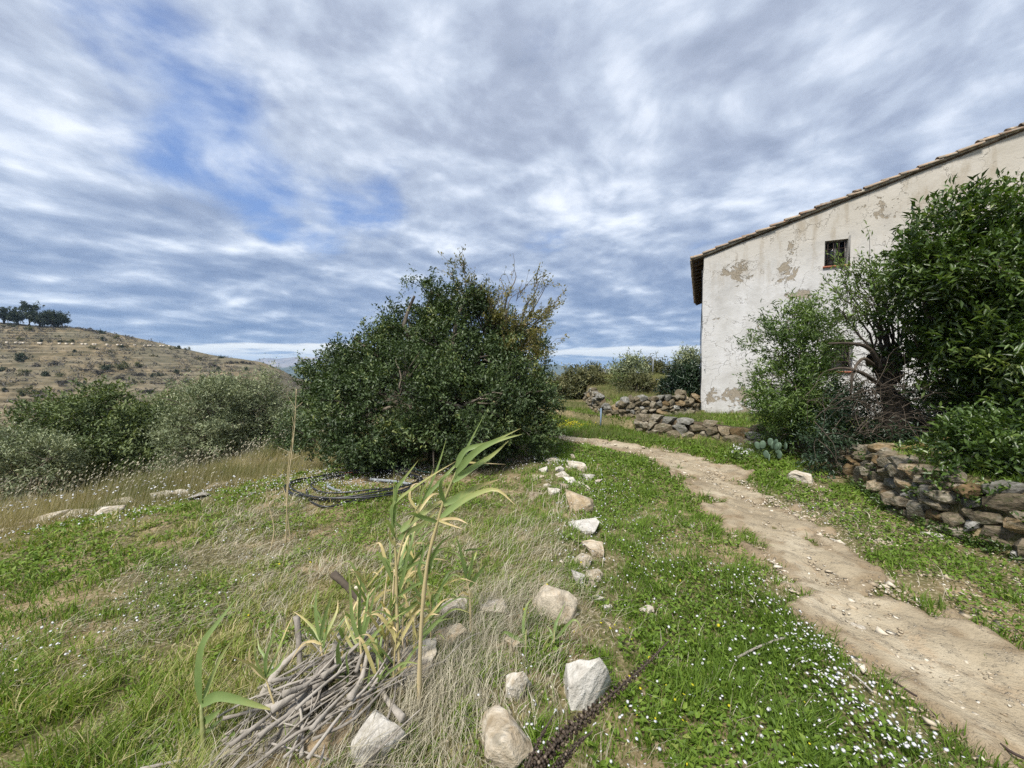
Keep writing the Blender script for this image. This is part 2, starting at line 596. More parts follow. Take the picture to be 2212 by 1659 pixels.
def plaster_mat():
    m, t = material('limewashed_plaster')
    tc = t.add('ShaderNodeTexCoord')
    P = tc.outputs['Object']
    sep = t.add('ShaderNodeSeparateXYZ'); t.put(sep, 0, P)
    n1 = t.noise(P, 1.3, 6, 0.62, 0.4)
    n2 = t.noise(P, 7.0, 6, 0.68, 0.8)
    n3_ = t.noise(P, 24.0, 4, 0.6)
    lime = t.ramp(n1, [(0.30, (0.40, 0.388, 0.368)), (0.48, (0.52, 0.512, 0.498)), (0.68, (0.605, 0.602, 0.600))])
    # older, yellower wash towards the ridge and under the roof edge
    warm = t.math('ADD', sep.outputs[2], t.math('MULTIPLY', t.math('SUBTRACT', n1, 0.5), 2.6))
    lime = t.mix(t.math('MULTIPLY', t.step(warm, 3.6, 5.6), 0.6), lime, (0.43, 0.38, 0.295))
    stain = t.math('MULTIPLY', t.step(t.noise(t.mapping(P, scale=(1.8, 1, 0.45)), 1.4, 5, 0.65), 0.50, 0.66), t.step(warm, 2.8, 5.2))
    lime = t.mix(t.math('MULTIPLY', stain, 0.55), lime, (0.285, 0.235, 0.165))
    lime = t.mix(t.math('MULTIPLY', t.step(n2, 0.56, 0.70), 0.35), lime, (0.44, 0.405, 0.35))
    # spots where the wash has come off
    boost = None
    for (x, z, rx, rz, k) in ((0.82, 4.42, .42, .36, .17), (1.0, 4.05, .30, .35, .10), (2.05, 4.16, .36, .34, .19), (2.12, 4.80, .2, .32, .20), (2.3, 3.55, .45, .22, .20),
                              (1.0, 0.86, .75, .34, .20), (0.25, 0.75, .22, .45, .13), (1.5, 0.4, .9, .22, .13), (4.0, 5.5, .8, .4, .10), (1.3, 2.6, .5, .4, .06), (0.5, 0.25, .6, .16, .12)):
        dv = t.vmath('MULTIPLY', t.vmath('SUBTRACT', P, (x, 0, z)), (1 / rx, 0, 1 / rz))
        b = t.math('MULTIPLY', t.math('SUBTRACT', 1.0, t.step(t.vmath('LENGTH', dv), 0.15, 1.35)), k)
        boost = b if boost is None else t.math('ADD', boost, b)
    pn = t.math('ADD', t.math('MULTIPLY', t.noise(P, 4.2, 7, 0.66, 0.7), 0.75), t.math('MULTIPLY', n2, 0.25))
    off = t.step(t.math('ADD', pn, boost), 0.632, 0.655)
    bare = t.ramp(n3_, [(0.3, (0.20, 0.165, 0.12)), (0.6, (0.315, 0.270, 0.205)), (0.75, (0.40, 0.36, 0.30))])
    c = t.mix(t.math('MULTIPLY', off, 0.92), lime, bare)
    # hair cracks
    wv = t.vmath('ADD', P, t.vmath('SCALE', t.noise(P, 2.2, 4, 0.6, out=1)))
    vo = t.add('ShaderNodeTexVoronoi', feature='DISTANCE_TO_EDGE'); vo.inputs['Scale'].default_value = 1.5
    t.put(vo, 'Vector', wv)
    cr = t.math('MULTIPLY', t.math('SUBTRACT', 1.0, t.step(vo.outputs['Distance'], 0.003, 0.014)), t.step(n1, 0.42, 0.58))
    c = t.mix(t.math('MULTIPLY', cr, 0.6), c, (0.20, 0.175, 0.14))
    # splashed foot of the wall
    foot = t.math('SUBTRACT', 1.0, t.step(t.math('ADD', sep.outputs[2], t.math('MULTIPLY', n2, 0.5)), 0.35, 0.75))
    c = t.mix(t.math('MULTIPLY', foot, 0.35), c, (0.34, 0.30, 0.24))
    h = t.math('ADD', t.math('MULTIPLY', n2, 0.5), t.math('MULTIPLY', n3_, 0.2))
    h = t.math('SUBTRACT', h, t.math('MULTIPLY', off, 0.9))
    h = t.math('SUBTRACT', h, t.math('MULTIPLY', cr, 0.5))
    finish(t, c, 0.93, h, 0.8, 0.02, spec=0.12)
    return m


def hill_mat():
    m, t = material('terraced_scrub')
    g = t.add('ShaderNodeNewGeometry')
    P = g.outputs['Position']
    n1 = t.noise(P, 0.035, 6, 0.65)
    n2 = t.noise(P, 0.22, 6, 0.7)
    n3_ = t.noise(t.mapping(P, scale=(0.25, 0.6, 3.0)), 0.5, 5, 0.65)
    c = t.ramp(n2, [(0.34, (0.062, 0.060, 0.036)), (0.47, (0.120, 0.100, 0.062)), (0.58, (0.200, 0.158, 0.098)), (0.72, (0.28, 0.225, 0.145))])
    c = t.mix(t.math('MULTIPLY', t.step(n3_, 0.5, 0.62), 0.5), c, (0.10, 0.085, 0.05))
    c = t.mix(t.math('MULTIPLY', t.step(n1, 0.44, 0.58), 0.6), c, (0.108, 0.104, 0.074))
    sepP = t.add('ShaderNodeSeparateXYZ'); t.put(sepP, 0, P)
    ln = t.noise(t.mapping(P, scale=(0.05, 0.05, 1.1)), 1.0, 4, 0.6, 0.4)
    c = t.mix(t.math('MULTIPLY', t.step(ln, 0.52, 0.62), 0.5), c, (0.235, 0.200, 0.142))
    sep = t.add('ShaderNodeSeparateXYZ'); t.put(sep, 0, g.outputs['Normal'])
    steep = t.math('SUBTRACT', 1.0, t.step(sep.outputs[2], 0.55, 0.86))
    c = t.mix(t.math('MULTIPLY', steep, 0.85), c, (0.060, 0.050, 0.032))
    finish(t, c, 0.95, n2, 0.6, 0.6, spec=0.08)
    return m


def mountain_mat(name, c0, c1, c2):
    m, t = material(name)
    g = t.add('ShaderNodeNewGeometry')
    n = t.noise(g.outputs['Position'], 0.0042, 8, 0.7)
    c = t.ramp(n, [(0.36, c0), (0.52, c1), (0.66, c2)])
    finish(t, c, 0.95, n, 0.8, 30.0, spec=0.05)
    return m


M = {}
M['soil'] = ground_mat()
M['path'] = path_mat()
M['plaster'] = plaster_mat()
M['hill'] = hill_mat()
M['rock'] = rock_mat('pale_limestone', [(0.26, 0.205, 0.135), (0.41, 0.35, 0.265), (0.52, 0.47, 0.39), (0.62, 0.59, 0.53)], 6, 0.6, 0.12)
M['rock_brown'] = rock_mat('ochre_limestone', [(0.20, 0.14, 0.08), (0.34, 0.255, 0.155), (0.42, 0.335, 0.23), (0.52, 0.45, 0.35)], 6, 0.55, 0.25)
M['rock_grey'] = rock_mat('grey_limestone', [(0.20, 0.18, 0.15), (0.31, 0.285, 0.245), (0.42, 0.395, 0.35), (0.53, 0.505, 0.46)], 7, 0.3)
M['wallgrey'] = rock_mat('grey_wall_limestone', [(0.10, 0.095, 0.082), (0.17, 0.162, 0.145), (0.25, 0.24, 0.22), (0.37, 0.36, 0.335)], 5, 0.45, 0.6)
M['wallochre'] = rock_mat('ochre_wall_limestone', [(0.085, 0.055, 0.028), (0.165, 0.112, 0.058), (0.235, 0.170, 0.098), (0.33, 0.27, 0.19)], 5, 0.5, 0.6)
M['wallstone'] = rock_mat('wall_limestone', [(0.080, 0.064, 0.044), (0.150, 0.122, 0.085), (0.185, 0.150, 0.105), (0.27, 0.24, 0.19)], 5, 0.5, 0.7)  # tones darkened to carry the shade of the canopy over the wall
M['earth'] = plain_mat('packed_earth', (0.085, 0.065, 0.042), 0.95, 0.4, 9, 0.1, bump=0.8)
M['bark'] = wood_mat('grey_bark', (0.060, 0.050, 0.038), (0.20, 0.17, 0.13))
M['bark_dark'] = wood_mat('dark_bark', (0.022, 0.017, 0.013), (0.095, 0.075, 0.056))
M['deadwood'] = wood_mat('weathered_wood', (0.10, 0.085, 0.068), (0.36, 0.325, 0.28), 14)
M['lichenwood'] = wood_mat('lichen_wood', (0.07, 0.058, 0.042), (0.26, 0.20, 0.06), 9)
M['oak'] = leaf_mat('oak_leaf', [(0.0, (0.031, 0.051, 0.019)), (0.45, (0.061, 0.095, 0.032)), (0.8, (0.107, 0.151, 0.055)), (1.0, (0.181, 0.205, 0.059))], 0.45, 0.16, 0.35)
M['yellowing'] = leaf_mat('yellowing_leaf', [(0.0, (0.12, 0.13, 0.05)), (0.5, (0.21, 0.195, 0.075)), (1.0, (0.33, 0.26, 0.12))], 0.5, 0.3)
M['bay'] = leaf_mat('glossy_green_leaf', [(0.0, (0.029, 0.056, 0.010)), (0.5, (0.065, 0.112, 0.021)), (0.85, (0.123, 0.181, 0.037)), (1.0, (0.219, 0.267, 0.076))], 0.38, 0.25, 0.5)
M['willow'] = leaf_mat('light_green_leaf', [(0.0, (0.051, 0.092, 0.022)), (0.5, (0.113, 0.176, 0.045)), (1.0, (0.239, 0.317, 0.094))], 0.45, 0.28, 0.4)
M['olive'] = leaf_mat('olive_leaf', [(0.0, (0.111, 0.142, 0.075)), (0.5, (0.210, 0.244, 0.127)), (1.0, (0.429, 0.457, 0.270))], 0.5, 0.15, 0.4, (1.1, 1.15, 0.8))
M['juniper'] = leaf_mat('dark_evergreen_leaf', [(0.0, (0.062, 0.090, 0.035)), (0.5, (0.117, 0.156, 0.056)), (1.0, (0.218, 0.254, 0.096))], 0.6, 0.15)
M['scrub'] = leaf_mat('scrub_leaf', [(0.0, (0.067, 0.078, 0.034)), (0.5, (0.123, 0.129, 0.055)), (1.0, (0.210, 0.196, 0.091))], 0.6, 0.15)
M['greyscrub'] = leaf_mat('grey_scrub_twig', [(0.0, (0.10, 0.092, 0.082)), (0.5, (0.15, 0.138, 0.122)), (1.0, (0.21, 0.19, 0.165))], 0.8, 0.05)
M['pine'] = leaf_mat('pine_needle', [(0.0, (0.020, 0.034, 0.016)), (0.5, (0.038, 0.058, 0.026)), (1.0, (0.065, 0.088, 0.038))], 0.6, 0.1)
M['oleander'] = leaf_mat('oleander_leaf', [(0.0, (0.012, 0.028, 0.014)), (0.6, (0.030, 0.058, 0.026)), (1.0, (0.065, 0.10, 0.05))], 0.4, 0.12, 0.5)
M['cactus'] = plain_mat('cactus_pad', (0.10, 0.15, 0.10), 0.55, 0.25, 20)
M['grass'] = leaf_mat('green_grass', [(0.0, (0.073, 0.125, 0.016)), (0.35, (0.133, 0.215, 0.027)), (0.62, (0.194, 0.269, 0.042)), (0.8, (0.260, 0.282, 0.077)), (1.0, (0.436, 0.377, 0.192))], 0.55, 0.3, 0.25)
M['straw'] = leaf_mat('dry_straw', [(0.0, (0.190, 0.168, 0.110)), (0.5, (0.345, 0.311, 0.222)), (1.0, (0.500, 0.464, 0.355))], 0.7, 0.2, 0.2, (1.05, 1.0, 0.8))
M['meadow'] = leaf_mat('meadow_grass', [(0.0, (0.105, 0.135, 0.040)), (0.35, (0.185, 0.190, 0.070)), (0.7, (0.30, 0.255, 0.135)), (1.0, (0.42, 0.355, 0.21))], 0.65, 0.25, 0.2)
M['white'] = leaf_mat('white_petal', [(0.0, (0.616, 0.616, 0.607)), (1.0, (0.739, 0.739, 0.739))], 0.6, 0.2, 0.2, (1, 1, 1))
M['yellow'] = leaf_mat('yellow_petal', [(0.0, (0.48, 0.46, 0.03)), (1.0, (0.66, 0.56, 0.03))], 0.6, 0.25, 0.2, (1.1, 1.1, 0.5))
M['reed'] = leaf_mat('reed_leaf', [(0.0, (0.135, 0.206, 0.065)), (0.4, (0.230, 0.306, 0.111)), (0.65, (0.351, 0.369, 0.137)), (0.85, (0.594, 0.475, 0.234)), (1.0, (0.756, 0.587, 0.390))], 0.45, 0.3, 0.4)
M['cane'] = leaf_mat('cane_stem', [(0.0, (0.14, 0.19, 0.06)), (0.5, (0.40, 0.33, 0.16)), (1.0, (0.54, 0.44, 0.27))], 0.5, 0.05, 0.35)
M['mullein'] = leaf_mat('seed_capsule', [(0.0, (0.018, 0.012, 0.008)), (0.6, (0.050, 0.034, 0.022)), (1.0, (0.155, 0.12, 0.085))], 0.6, 0.0)
M['hose'] = plain_mat('black_hose', (0.016, 0.017, 0.020), 0.38, 0.3, 18, 0.5)
M['greypipe'] = plain_mat('grey_pipe', (0.21, 0.23, 0.25), 0.5, 0.2, 18)
M['greenhose'] = plain_mat('green_hose', (0.03, 0.075, 0.06), 0.45, 0.2, 18)
M['iron'] = plain_mat('rusted_iron', (0.045, 0.030, 0.024), 0.7, 0.4, 30)
M['darkglass'] = plain_mat('dark_interior_pane', (0.012, 0.013, 0.016), 0.12, 0.4, 6, 0.6, bump=0.02)  # near-black colour stands in for the unlit room behind the glass
M['brickred'] = plain_mat('red_clay_sill', (0.33, 0.12, 0.07), 0.85, 0.25, 20)
M['greywood'] = plain_mat('grey_shutter_wood', (0.17, 0.165, 0.155), 0.8, 0.3, 14)
M['mortar'] = plain_mat('lichened_mortar', (0.33, 0.295, 0.24), 0.95, 0.5, 9, 0.1, bump=0.9)
M['soffit'] = plain_mat('dark_soffit', (0.085, 0.060, 0.042), 0.9, 0.35, 9, 0.1)
M['whitewash'] = plain_mat('whitewashed_block', (0.60, 0.53, 0.43), 0.9, 0.1, 2)
M['bluepost'] = plain_mat('blue_grey_post', (0.16, 0.22, 0.30), 0.6, 0.25, 10)
M['mount_far'] = mountain_mat('far_mountain_rock', (0.16, 0.13, 0.12), (0.27, 0.22, 0.19), (0.45, 0.35, 0.28))  # lightest pinkish tone paints in the sunlit patches of the ridge
M['mount_mid'] = mountain_mat('wooded_mountain', (0.035, 0.05, 0.035), (0.075, 0.085, 0.055), (0.15, 0.14, 0.10))


def tile_mat():
    m, t = material('clay_roof_tile')
    tc = t.add('ShaderNodeTexCoord')
    inf = t.add('ShaderNodeObjectInfo')
    v = t.vmath('ADD', tc.outputs['Object'], inf.outputs['Location'])
    n = t.noise(v, 5, 6, 0.65)
    n2 = t.noise(v, 18, 5, 0.65)
    c = t.ramp(t.math('ADD', t.math('MULTIPLY', n, 0.7), t.math('MULTIPLY', inf.outputs['Random'], 0.35)),
               [(0.3, (0.215, 0.125, 0.080)), (0.5, (0.36, 0.225, 0.145)), (0.68, (0.45, 0.33, 0.225))])
    c = t.mix(t.math('MULTIPLY', t.step(n2, 0.38, 0.56), 0.88), c, (0.255, 0.232, 0.190))
    finish(t, c, 0.93, n2, 0.6, 0.01, spec=0.12)
    return m


M['tile'] = tile_mat()


# ================================================================== SETTING
def build_ground():
    r = np.concatenate([np.geomspace(0.25, 16, 240)[:-1], np.geomspace(16, 8600, 100)])
    a = np.concatenate([np.linspace(-78, 78, 330)[:-1], np.linspace(78, 282, 48)[:-1]])
    a = np.radians(a)
    rr, aa = np.meshgrid(r, a, indexing='ij')
    x = rr * np.sin(aa); y = rr * np.cos(aa)
    z = H(x, y)
    n, m = x.shape
    V = np.stack([x, y, z], -1).reshape(-1, 3)
    i = np.arange(n - 1)[:, None] * m; j = np.arange(m)[None]
    q = np.stack([i + j, i + m + j, i + m + (j + 1) % m, i + (j + 1) % m], -1).reshape(-1, 4)
    V = np.vstack([V, [[0, 0, float(H(0, 0))]]])
    c = np.stack([np.full(m, n * m), np.arange(m), (np.arange(m) + 1) % m], 1)
    o = mk('ground', V, [q[:, ::-1], c[:, ::-1]], M['soil'], smooth=True)
    # keep faces looking up
    me = o.data
    if me.polygons[0].normal.z < 0:
        me.flip_normals()
    tag(o, 'rough ground of soil and turf falling away to a wide plain', kind='structure')


build_ground()


def path_frame():
    C = curve([(p[1], p[0], p[2]) for p in PATH], 330)
    T = unit(np.gradient(C[:, :2], axis=0))
    N = np.stack([T[:, 1], -T[:, 0]], 1)
    return C, N


PC, PN = path_frame()


def build_path():
    k = np.linspace(-1.45, 1.45, 40)
    n = len(PC)
    hw = PC[:, 2]
    x = PC[:, 0:1] + PN[:, 0:1] * hw[:, None] * k[None]
    y = PC[:, 1:2] + PN[:, 1:2] * hw[:, None] * k[None]
    e = np.abs(k)[None] + 0.05 + 0.9 * fbm(x * 2.6, y * 2.6, 3, 77) + 0.55 * fbm(x * 9, y * 9, 2, 78)
    z = H(x, y) + 0.030 - 0.09 * S(0.86, 1.25, e) + 0.03 * fbm(x * 6, y * 6, 3, 5) - 0.012 * np.exp(-((k[None] - .1) / .35) ** 2) + 0.018 * np.abs(k)[None] ** 2
    V = np.stack([x, y, z], -1).reshape(-1, 3)
    m = len(k)
    i = np.arange(n - 1)[:, None] * m; j = np.arange(m - 1)[None]
    q = np.stack([i + j, i + j + 1, i + m + j + 1, i + m + j], -1).reshape(-1, 4)
    o = mk('dirt_path', V, q, M['path'], attrs={'edge': np.clip(e, 0, 2).ravel()}, smooth=True)
    if o.data.polygons[500].normal.z < 0:
        o.data.flip_normals()
    tag(o, 'narrow pale dirt track curving past the house', kind='structure')


build_path()


def on_path(x, y):
    """0 in the middle of the track, 1 at its edge"""
    d, _, p = polydist(PATH_XY, x, y)
    w = np.interp(p, np.arange(len(PATH_W)), PATH_W)
    return d / w


# ---- terraced hill across the valley
RIDGE_X = [-420, -338, -266, -250, -230, -205, -187, -175, -158, -141, -131, -122, -112, -100, -80, -40]
RIDGE_Z = [36, 31, 25.0, 24.3, 23.3, 19.6, 16.0, 12.9, 8.8, 6.4, 4.6, 1.0, -6, -16, -26, -34]


def hill_z(x, y):
    x = np.asarray(x, float); y = np.asarray(y, float)
    xx = x * (200.0 / np.maximum(y, 40)) ** 0.72
    zr = np.interp(xx, RIDGE_X, RIDGE_Z) + 0.8 * fbm(xx / 13, y / 30, 2, 61)
    t = np.clip((y - 78) / 122.0, -0.2, 1.6)
    f = np.where(t < 1, 1 - (1 - np.clip(t, 0, 1)) ** 1.25, 1 - 0.6 * (t - 1) ** 1.3)
    f = np.where(t < 0, t * 1.2, f)
    z = -24 + (zr + 24) * f + 1.2 * fbm(x / 22, y / 22, 3, 66)
    st = 1.55
    u = z / st + 0.55 * fbm(x / 30, y / 18, 2, 67)
    fr = u - np.floor(u)
    terr = z + st * (S(0.62, 0.95, fr) - fr) * 0.85
    k = S(0.08, 0.3, t) * (1 - S(0.93, 1.0, t))
    return z + (terr - z) * k


def build_hill():
    y = np.concatenate([np.linspace(76, 203, 300), np.linspace(207, 300, 16)])
    x = np.linspace(-400, -30, 190)
    xx, yy = np.meshgrid(x, y, indexing='ij')
    zz = hill_z(xx, yy)
    n, m = xx.shape
    V = np.stack([xx, yy, zz], -1).reshape(-1, 3)
    i = np.arange(n - 1)[:, None] * m; j = np.arange(m - 1)[None]
    q = np.stack([i + j, i + m + j, i + m + j + 1, i + j + 1], -1).reshape(-1, 4)
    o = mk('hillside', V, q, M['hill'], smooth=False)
    tag(o, 'dry brown terraced hill across the valley', kind='structure')


build_hill()


def hz(x, y):
    return np.maximum(H(x, y), hill_z(x, y))


# ---- mountains
def mountain(name, label, prof, Y, depth, mat, seed, amp):
    """prof: (azimuth px, crest px) -> crest height at distance Y; slopes on both sides"""
    px = np.array([p[0] for p in prof], float); py = np.array([p[1] for p in prof], float)
    X = (px - 1106) / 831 * Y; Z = EYE + (795 - py) / 831 * Y
    xs = np.linspace(X[0], X[-1], 220)
    zr = np.interp(xs, X, Z)
    ts = np.linspace(-1, 1, 30)
    xx, tt = np.meshgrid(xs, ts, indexing='ij')
    yy = Y + tt * depth + 0.15 * depth * fbm(xx / depth * 2, tt * 0 + seed, 2, seed)
    base = -95
    f = (1 - np.abs(tt)) ** 1.15
    zz = base + (zr[:, None] - base) * f + amp * fbm(xx / (depth * .22), yy / (depth * .22), 4, seed) * (0.25 + f * (1 - 0.75 * f))
    n, m = xx.shape
    V = np.stack([xx, yy, zz], -1).reshape(-1, 3)
    i = np.arange(n - 1)[:, None] * m; j = np.arange(m - 1)[None]
    q = np.stack([i + j, i + m + j, i + m + j + 1, i + j + 1], -1).reshape(-1, 4)
    o = mk(name, V, q, mat, smooth=True)
    tag(o, label, kind='structure')


mountain('mountain_ridge', 'distant bare ridge, its sunlit pinkish patches put in by colour', [(250, 800), (420, 790), (520, 782), (580, 774), (630, 772), (690, 769), (760, 774), (850, 782), (960, 792), (1050, 800)],
         6200, 900, M['mount_far'], 5, 70)
mountain('wooded_hills', 'dark wooded hills in front of the distant ridge', [(430, 806), (520, 800), (575, 797), (610, 793), (650, 787), (720, 783), (820, 790), (940, 797), (1040, 806)],
         3600, 600, M['mount_mid'], 15, 40)
mountain('round_hill', 'lone rounded blue hill on the plain', [(1060, 806), (1120, 797), (1160, 790), (1185, 787), (1205, 787), (1230, 791), (1255, 797), (1290, 803), (1330, 808)],
         4200, 420, M['mount_mid'], 25, 24)
mountain('low_ridge', 'faint low ridge along the horizon', [(1180, 806), (1260, 800), (1330, 794), (1400, 791), (1480, 793), (1600, 788), (1800, 790), (2050, 798), (2300, 806)],
         6400, 700, M['mount_far'], 35, 40)


def build_haze():
    m = bpy.data.materials.new('haze')
    m.use_nodes = True
    t = NT(m.node_tree)
    v = t.add('ShaderNodeVolumePrincipled')
    v.inputs['Color'].default_value = (0.50, 0.72, 1.0, 1)
    v.inputs['Density'].default_value = 0.00013
    v.inputs['Density Attribute'].default_value = ''
    v.inputs['Anisotropy'].default_value = 0.1
    o = t.add('ShaderNodeOutputMaterial')
    t.t.links.new(v.outputs[0], o.inputs['Volume'])
    try:
        m.cycles.homogeneous_volume = True
    except Exception:
        pass
    b = MB()
    L = 8700
    b.box((-L, -L, -130), (L, L, 262))
    h = b.build('haze', m)
    tag(h, 'pale bluish haze in the air over the valley', 'haze', kind='stuff')


build_haze()


# ================================================================== HOUSE
HX, HY, HA = 5.66, 11.5, R(-26.0)
EAVE, SLOPE, RIDGE, GW, GL = 4.85, math.tan(R(17.5)), 8.2, 12.4, 8.6
WIN_UP = (2.87, 3.33, 4.27, 4.93)
WIN_LO = (2.85, 3.50, 1.52, 2.34)
hm = Matrix.Translation((HX, HY, 0)) @ Matrix.Rotation(HA, 4, 'Z')


def roof_z(x):
    return EAVE + SLOPE * (x if x < RIDGE else 2 * RIDGE - x)


def build_house():
    h = thing('farmhouse', 'old farmhouse with peeling white limewashed gable and clay tile roof', 'house', (HX, HY, 0), HA)
    # ---- walls
    bm = bmesh.new()
    vs = [bm.verts.new(p) for p in ((0, 0, -0.5), (GW, 0, -0.5), (GW, 0, roof_z(GW)), (RIDGE, 0, roof_z(RIDGE)), (0, 0, EAVE))]
    bm.faces.new(vs)

    def cut(co, no):
        bmesh.ops.bisect_plane(bm, geom=bm.verts[:] + bm.edges[:] + bm.faces[:], plane_co=co, plane_no=no, dist=1e-5)
    xs = set(np.round(np.arange(0.3, GW, 0.3), 3)); zs = set(np.round(np.arange(-0.2, 7.3, 0.3), 3))
    for w in (WIN_UP, WIN_LO):
        for e in w[:2]:
            xs = {x for x in xs if abs(x - e) > 0.08} | {e}
        for e in w[2:]:
            zs = {z for z in zs if abs(z - e) > 0.08} | {e}
    for x in xs: cut((x, 0, 0), (1, 0, 0))
    for z in zs: cut((0, 0, z), (0, 0, 1))
    dead = []
    for f in bm.faces:
        c = f.calc_center_median()
        for w in (WIN_UP, WIN_LO):
            if w[0] < c.x < w[1] and w[2] < c.z < w[3]:
                dead.append(f)
    bmesh.ops.delete(bm, geom=dead, context='FACES')
    for v in bm.verts:
        k = 0.022 * float(fbm(v.co.x * 1.3, v.co.z * 1.3, 3, 90))
        v.co.y += k
        if v.co.x < 0.01:
            v.co.x += 0.03 * float(fbm(v.co.z * 1.7, 2.2, 3, 91))
    # window reveals
    for w in (WIN_UP, WIN_LO):
        x0, x1, z0, z1 = w
        d = 0.2
        for a, b in (((x0, z0), (x0, z1)), ((x0, z1), (x1, z1)), ((x1, z1), (x1, z0)), ((x1, z0), (x0, z0))):
            bm.faces.new([bm.verts.new(p) for p in ((a[0], -0.004, a[1]), (b[0], -0.004, b[1]), (b[0], d, b[1]), (a[0], d, a[1]))])
    # side and back walls
    n = 16
    prev = None
    for i in range(n + 1):
        y = GL * i / n
        row = [bm.verts.new((0.02 * float(fbm(y, z, 2, 93)), y, z)) for z in np.linspace(-0.5, EAVE, 12)]
        if prev:
            for j in range(11):
                bm.faces.new((prev[j], prev[j + 1], row[j + 1], row[j]))
        prev = row
    for q in (((GW, 0, -.5), (GW, GL, -.5), (GW, GL, roof_z(GW)), (GW, 0, roof_z(GW))),):
        bm.faces.new([bm.verts.new(p) for p in q])
    bm.faces.new([bm.verts.new(p) for p in ((0, GL, -0.5), (0, GL, EAVE), (RIDGE, GL, roof_z(RIDGE)), (GW, GL, roof_z(GW)), (GW, GL, -0.5))])
    me = bpy.data.meshes.new('wall')
    bm.to_mesh(me); bm.free()
    me.materials.append(M['plaster'])
    ob('wall', me, h)

    # ---- windows
    for (x0, x1, z0, z1), lab in ((WIN_UP, 'small barred upper window'), (WIN_LO, 'dark lower window behind the shrubs')):
        win = ob('window', None, h)
        win['label'] = lab
        b = MB()
        t = 0.03
        for lo, hi in (((x0, .13, z0), (x0 + t, .18, z1)), ((x1 - t, .13, z0), (x1, .18, z1)), ((x0 + t, .131, z1 - t), (x1 - t, .179, z1)), ((x0 + t, .131, z0), (x1 - t, .179, z0 + t)),
                       (((x0 + x1) / 2 - .012, .135, z0 + t), ((x0 + x1) / 2 + .012, .175, z1 - t))):
            b.box(lo, hi)
        b.build('frame', M['greywood'], win)
        b = MB(); b.box((x0 + .01, .155, z0 + .01), (x1 - .01, .16, z1 - .01)); b.build('pane', M['darkglass'], win)
        nb = 4 if x1 - x0 < .5 else 5
        for k in range(nb):
            xk = x0 + (x1 - x0) * (k + .5) / nb
            b = MB(); b.tube([(xk, .05, z0), (xk, .05, (z0 + z1) / 2), (xk, .05, z1)], .007, 6); b.build('bar', M['iron'], win)
        for zz in ((z0 + (z1 - z0) * .3), (z0 + (z1 - z0) * .68)):
            b = MB(); b.tube([(x0, .062, zz), ((x0 + x1) / 2, .062, zz), (x1, .062, zz)], .007, 6); b.build('bar', M['iron'], win)
        b = MB(); b.box((x0 - .05, -.05, z0 - .045), (x1 + .05, .13, z0 - .002)); b.build('sill', M['brickred'], win)
    # open shutter leaf standing at the right of the upper window
    b = MB()
    x0, x1, z0, z1 = WIN_UP
    b.box((x1 + .005, -.05, z0 + .01), (x1 + .035, -.012, z1 + .06))
    b.build('shutter', M['greywood'], h)

    # ---- roof deck
    roof = ob('roof', None, h)
    oh = 0.30
    b = MB()
    def slab(xa, xb, za, zb, y0, y1, th):
        V = [(xa, y0, za), (xb, y0, zb), (xb, y1, zb), (xa, y1, za), (xa, y0, za + th), (xb, y0, zb + th), (xb, y1, zb + th), (xa, y1, za + th)]
        b.raw(V, np.array([(0, 3, 2, 1), (4, 5, 6, 7), (0, 1, 5, 4), (1, 2, 6, 5), (2, 3, 7, 6), (3, 0, 4, 7)]))
    slab(-oh, RIDGE, EAVE - oh * SLOPE + .004, roof_z(RIDGE) + .004, -.035, GL + .05, .05)
    slab(RIDGE, GW + oh, roof_z(RIDGE) + .004, roof_z(GW) - oh * SLOPE + .004, -.035, GL + .05, .05)
    b.build('roof_deck', M['soffit'], roof)
    # mortar bedding under the verge
    b = MB()
    for xa, xb in ((-oh + .02, RIDGE), (RIDGE, GW + oh)):
        n = 40
        xk = np.linspace(xa, xb, n)
        P = np.array([(x, -.005 + .012 * float(fbm(x * 3, .5, 2, 3)), roof_z(x) + .078 + .012 * float(fbm(x * 4, 1.5, 2, 4))) for x in xk])
        b.tube(P, .048, 8, wob=.15, seed=4)
    b.build('verge_mortar', M['mortar'], roof)
    # one clay barrel tile, running along +x (downhill end at 0)
    def tile_mesh(flip):
        L, r0, r1, th = .44, .098, .078, .016
        k = 7
        V = []
        for (x, r) in ((0, r0), (L, r1)):
            for rr in (r, r - th):
                for i in range(k + 1):
                    a = math.pi * i / k
                    V.append((x, math.cos(a) * rr, (math.sin(a) * rr * .85) * (-1 if flip else 1)))
        m = k + 1
        F = []
        for i in range(k):
            F += [(i, i + 1, 2 * m + i + 1, 2 * m + i), (m + i + 1, m + i, 3 * m + i, 3 * m + i + 1), (i + 1, i, m + i, m + i + 1), (2 * m + i, 2 * m + i + 1, 3 * m + i + 1, 3 * m + i)]
        F += [(0, 2 * m, 3 * m, m), (k, m + k, 3 * m + k, 2 * m + k)]
        return new_mesh('tile', np.array(V), np.array(F), M['tile'])
    cover, pan = tile_mesh(False), tile_mesh(True)
    g = np.random.default_rng(12)
    ang = math.atan(SLOPE)
    pitch = .33

    def lay(me, x, y, dz, name='tile'):
        o = ob(name, me, roof, (x, y, roof_z(x) + dz))
        o.rotation_euler = (g.normal(0, .04), -ang + .085 + g.normal(0, .03), g.normal(0, .05))
        s = 1 + g.normal(0, .03)
        o.scale = (s, s, s)
        return o
    nx = int((RIDGE + oh) / pitch)
    for i in range(nx):
        x = -oh - .05 + i * pitch
        lay(cover, x, .0, .105 + g.normal(0, .012))
        if g.random() < .2:
            o = lay(cover, x + .12, .02, .135); o.scale = (.36, .9, .9)
        lay(pan, x, .14, .17)
    ys = np.arange(.25, GL, .235)
